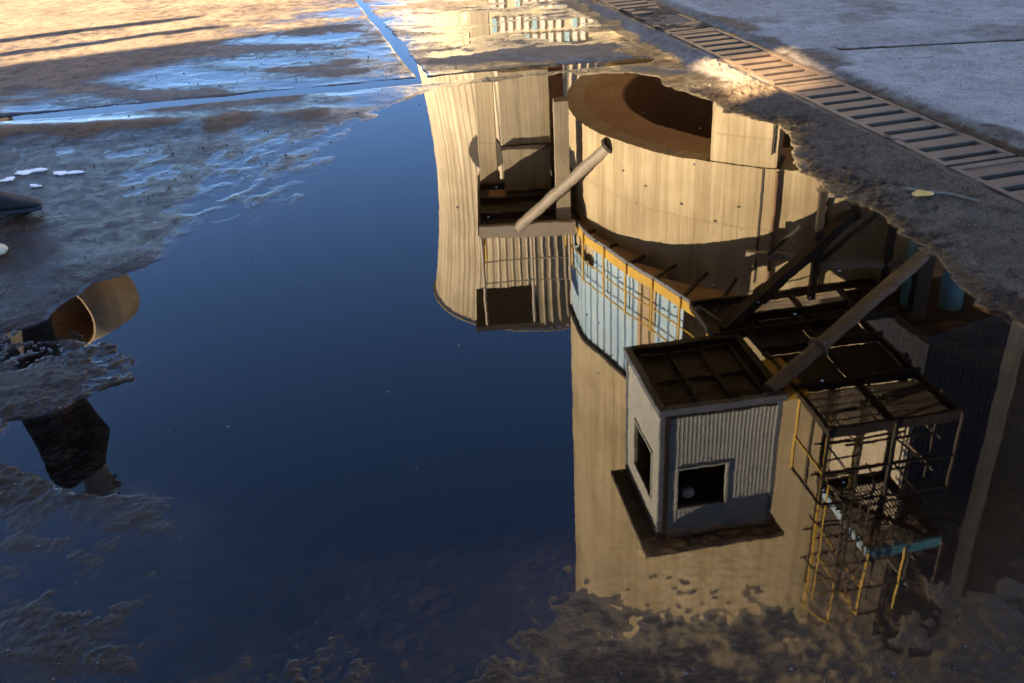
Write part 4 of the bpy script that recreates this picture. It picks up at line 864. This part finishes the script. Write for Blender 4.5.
def shoe(toe, heading, pitch, parent):
    """lofted shoe, toe point on the ground, heading in the ground plane"""
    hx = Vector((math.cos(heading), math.sin(heading), 0)); hy = Vector((-hx.y, hx.x, 0)); up = Vector((0, 0, 1))
    secs = [(0.0, 0.018, 0.030), (0.015, 0.034, 0.045), (0.05, 0.046, 0.060), (0.09, 0.049, 0.072), (0.13, 0.043, 0.090), (0.17, 0.038, 0.115), (0.21, 0.038, 0.135), (0.25, 0.038, 0.135), (0.28, 0.030, 0.12), (0.292, 0.014, 0.09)]
    def tf(s, y, z):
        q = -hx * s + hy * y + up * z; ca, sa = math.cos(pitch), math.sin(pitch); return toe + hx * (-s * ca) + hy * y + up * (z * ca + s * sa) 
    for nm, z0f, z1f, mat in (('sole', lambda hh: 0.0, lambda hh: 0.024, 'shoe_sole'), ('upper', lambda hh: 0.024, lambda hh: hh, 'shoe_leather')):
        m = MB(); N = 14; v = []
        for s, w, hh in secs:
            for k in range(N):
                a = 2 * math.pi * k / N; zz0, zz1 = z0f(hh), z1f(hh); cz = (zz0 + zz1) / 2; rz_ = (zz1 - zz0) / 2
                ca, sa = math.cos(a), math.sin(a); pw = 0.55
                wy = (w + (0.004 if nm == 'sole' else 0)) * math.copysign(abs(ca) ** pw, ca); zz = cz + rz_ * math.copysign(abs(sa) ** pw, sa)
                v.append(tf(s, wy, zz))
        f = [(i * N + k, i * N + (k + 1) % N, (i + 1) * N + (k + 1) % N, (i + 1) * N + k) for i in range(len(secs) - 1) for k in range(N)] + [tuple(range(N)), tuple(range((len(secs) - 1) * N, len(secs) * N))]
        m.add(v, f); o = m.build(nm, mat, parent, smooth=True); sb = o.modifiers.new('sub', 'SUBSURF'); sb.levels = 1; sb.render_levels = 2
shoe(Vector((-2.235, 4.375, 0.016)), R_(14), 0.0, body)
shoe(Vector((-2.76, 4.22, 0.02)), R_(2), 0.42, body)

# ------------------------------------------------------------------ litter and stones
def rock(name, loc, s, mat, label, cat, group=None, seed=0, flat=0.6):
    rng = random.Random(seed); bm = bmesh.new(); bmesh.ops.create_icosphere(bm, subdivisions=2, radius=1)
    for v in bm.verts: v.co *= rng.uniform(0.75, 1.15); v.co.z *= flat
    me = bpy.data.meshes.new(name); bm.to_mesh(me); bm.free(); me.materials.append(M[mat]); o = link(bpy.data.objects.new(name, me)); o.scale = s if isinstance(s, tuple) else (s, s, s)
    o.location = (loc[0], loc[1], ground_z(*loc) + (o.scale[2] * flat * 0.35)); o.rotation_euler = (0, 0, rng.uniform(0, 6)); return tag(o, label, cat, group)
rock('concrete_chunk', (-2.235, 3.86), (0.055, 0.045, 0.05), 'tan_sheet', 'pale broken concrete chunk by the walking shoe', 'rubble', seed=4)
for i, (x, y, s) in enumerate(((-2.56, 4.98, 0.05), (-2.34, 4.93, 0.045), (-2.43, 4.74, 0.022), (-2.62, 4.86, 0.03))):  # flat white flecks paint the bright glints on the wet mud
    m = MB(); N = 26; rng = random.Random(i); gz_ = ground_z(x, y) + 0.003
    rr = [0.75 + 0.3 * math.sin(2 * math.pi * k / N * 2 + i * 1.7) + 0.2 * math.sin(2 * math.pi * k / N * 3 + i) + 0.12 * math.sin(2 * math.pi * k / N * 7 + 2 * i) for k in range(N)]
    top = [(x + s * 1.7 * rr[k] * math.cos(2 * math.pi * k / N), y + s * rr[k] * math.sin(2 * math.pi * k / N), gz_ + 0.002) for k in range(N)]; bot = [(a_, b_, gz_ - 0.02) for a_, b_, _ in top]
    m.add(top + bot, [tuple(range(N))] + [(k, k + N, (k + 1) % N + N, (k + 1) % N) for k in range(N)])
    tag(m.build('plaster_splash', 'plaster_white'), ['long white plaster splash on the mud, largest of its cluster', 'rounded white plaster splash lying beside the longest one', 'tiny white plaster fleck nearest to the walking shoe', 'small white plaster fleck between the longest splash and the shoe'][i], 'splash', 'white plaster splashes on the mud')
# yellow leaf and twig on the bank
lx_, ly_ = 1.80, 3.82; z = ground_z(lx_, ly_) + 0.006
m = MB(); pts = [(math.cos(a) * 0.048 * (1 + 0.25 * math.cos(a)), math.sin(a) * 0.026 * (1 + 0.18 * math.sin(5 * a))) for a in [2 * math.pi * k / 22 for k in range(22)]]
m.add([(lx_ + a_, ly_ + b_, z + 0.008 + 3.0 * b_ * b_ + 0.25 * max(0, b_)) for a_, b_ in pts] + [(lx_, ly_, z + 0.006)], [(k, (k + 1) % 22, 22) for k in range(22)]); lf = m.build('leaf', 'leaf_yellow', smooth=True); sol = lf.modifiers.new('th', 'SOLIDIFY'); sol.thickness = 0.002
tag(lf, 'single yellow dead leaf on the mud bank by the drain', 'leaf')
m = MB(); pt = [(1.78, 3.93, 0.02), (1.85, 3.86, 0.03), (1.93, 3.80, 0.026), (2.0, 3.70, 0.02)]; pt = [Vector((a_, b_, ground_z(a_, b_) + 0.012)) for a_, b_, _ in pt]
for q in range(3): m.tube(pt[q], pt[q + 1], 0.009 - q * 0.0015, 7, 0.0075 - q * 0.0015)
tag(m.build('twig', 'twig_bark'), 'broken pale twig on the mud bank beside the yellow leaf', 'twig')
# pebbles and floating grit nobody could count
rng = np.random.RandomState(5); m = MB()
def pebble(x, y, z, s):
    k = rng.rand(6) * 0.5 + 0.75; v = [(x + s * k[0], y, z), (x, y + s * k[1], z), (x - s * k[2], y, z), (x, y - s * k[3], z), (x, y, z + s * 0.8 * k[4]), (x, y, z - s * 0.7)]
    m.add(v, [(0, 1, 4), (1, 2, 4), (2, 3, 4), (3, 0, 4), (1, 0, 5), (2, 1, 5), (3, 2, 5), (0, 3, 5)])
for _ in range(7000):
    y = 1.2 + 8.5 * rng.rand() ** 1.8; x = (rng.rand() * 2 - 1) * (0.9 + 0.52 * y)
    uu, vv = trench_uv(x, y)
    if -0.05 < vv < TW + 0.05: continue
    z = ground_z(x, y)
    if z < 0.001: continue
    pebble(x, y, z + 0.001, (0.0018 + 0.0065 * rng.rand() ** 4) * min(1.0, 0.35 + y * 0.13))
tag(m.build('pebbles', 'stone'), 'small stones strewn over the mud', 'stones', kind='stuff')
m = MB()
for _ in range(85):
    y = 1.6 + 4.4 * rng.rand(); x = -1.2 + 2.7 * rng.rand()
    if ground_z(x, y) < -0.008: pebble(x, y, 0.0005, 0.0035 + 0.004 * rng.rand() ** 2)
tag(m.build('floating_grit', 'stone'), 'pale specks floating on the puddle', 'grit', kind='stuff')
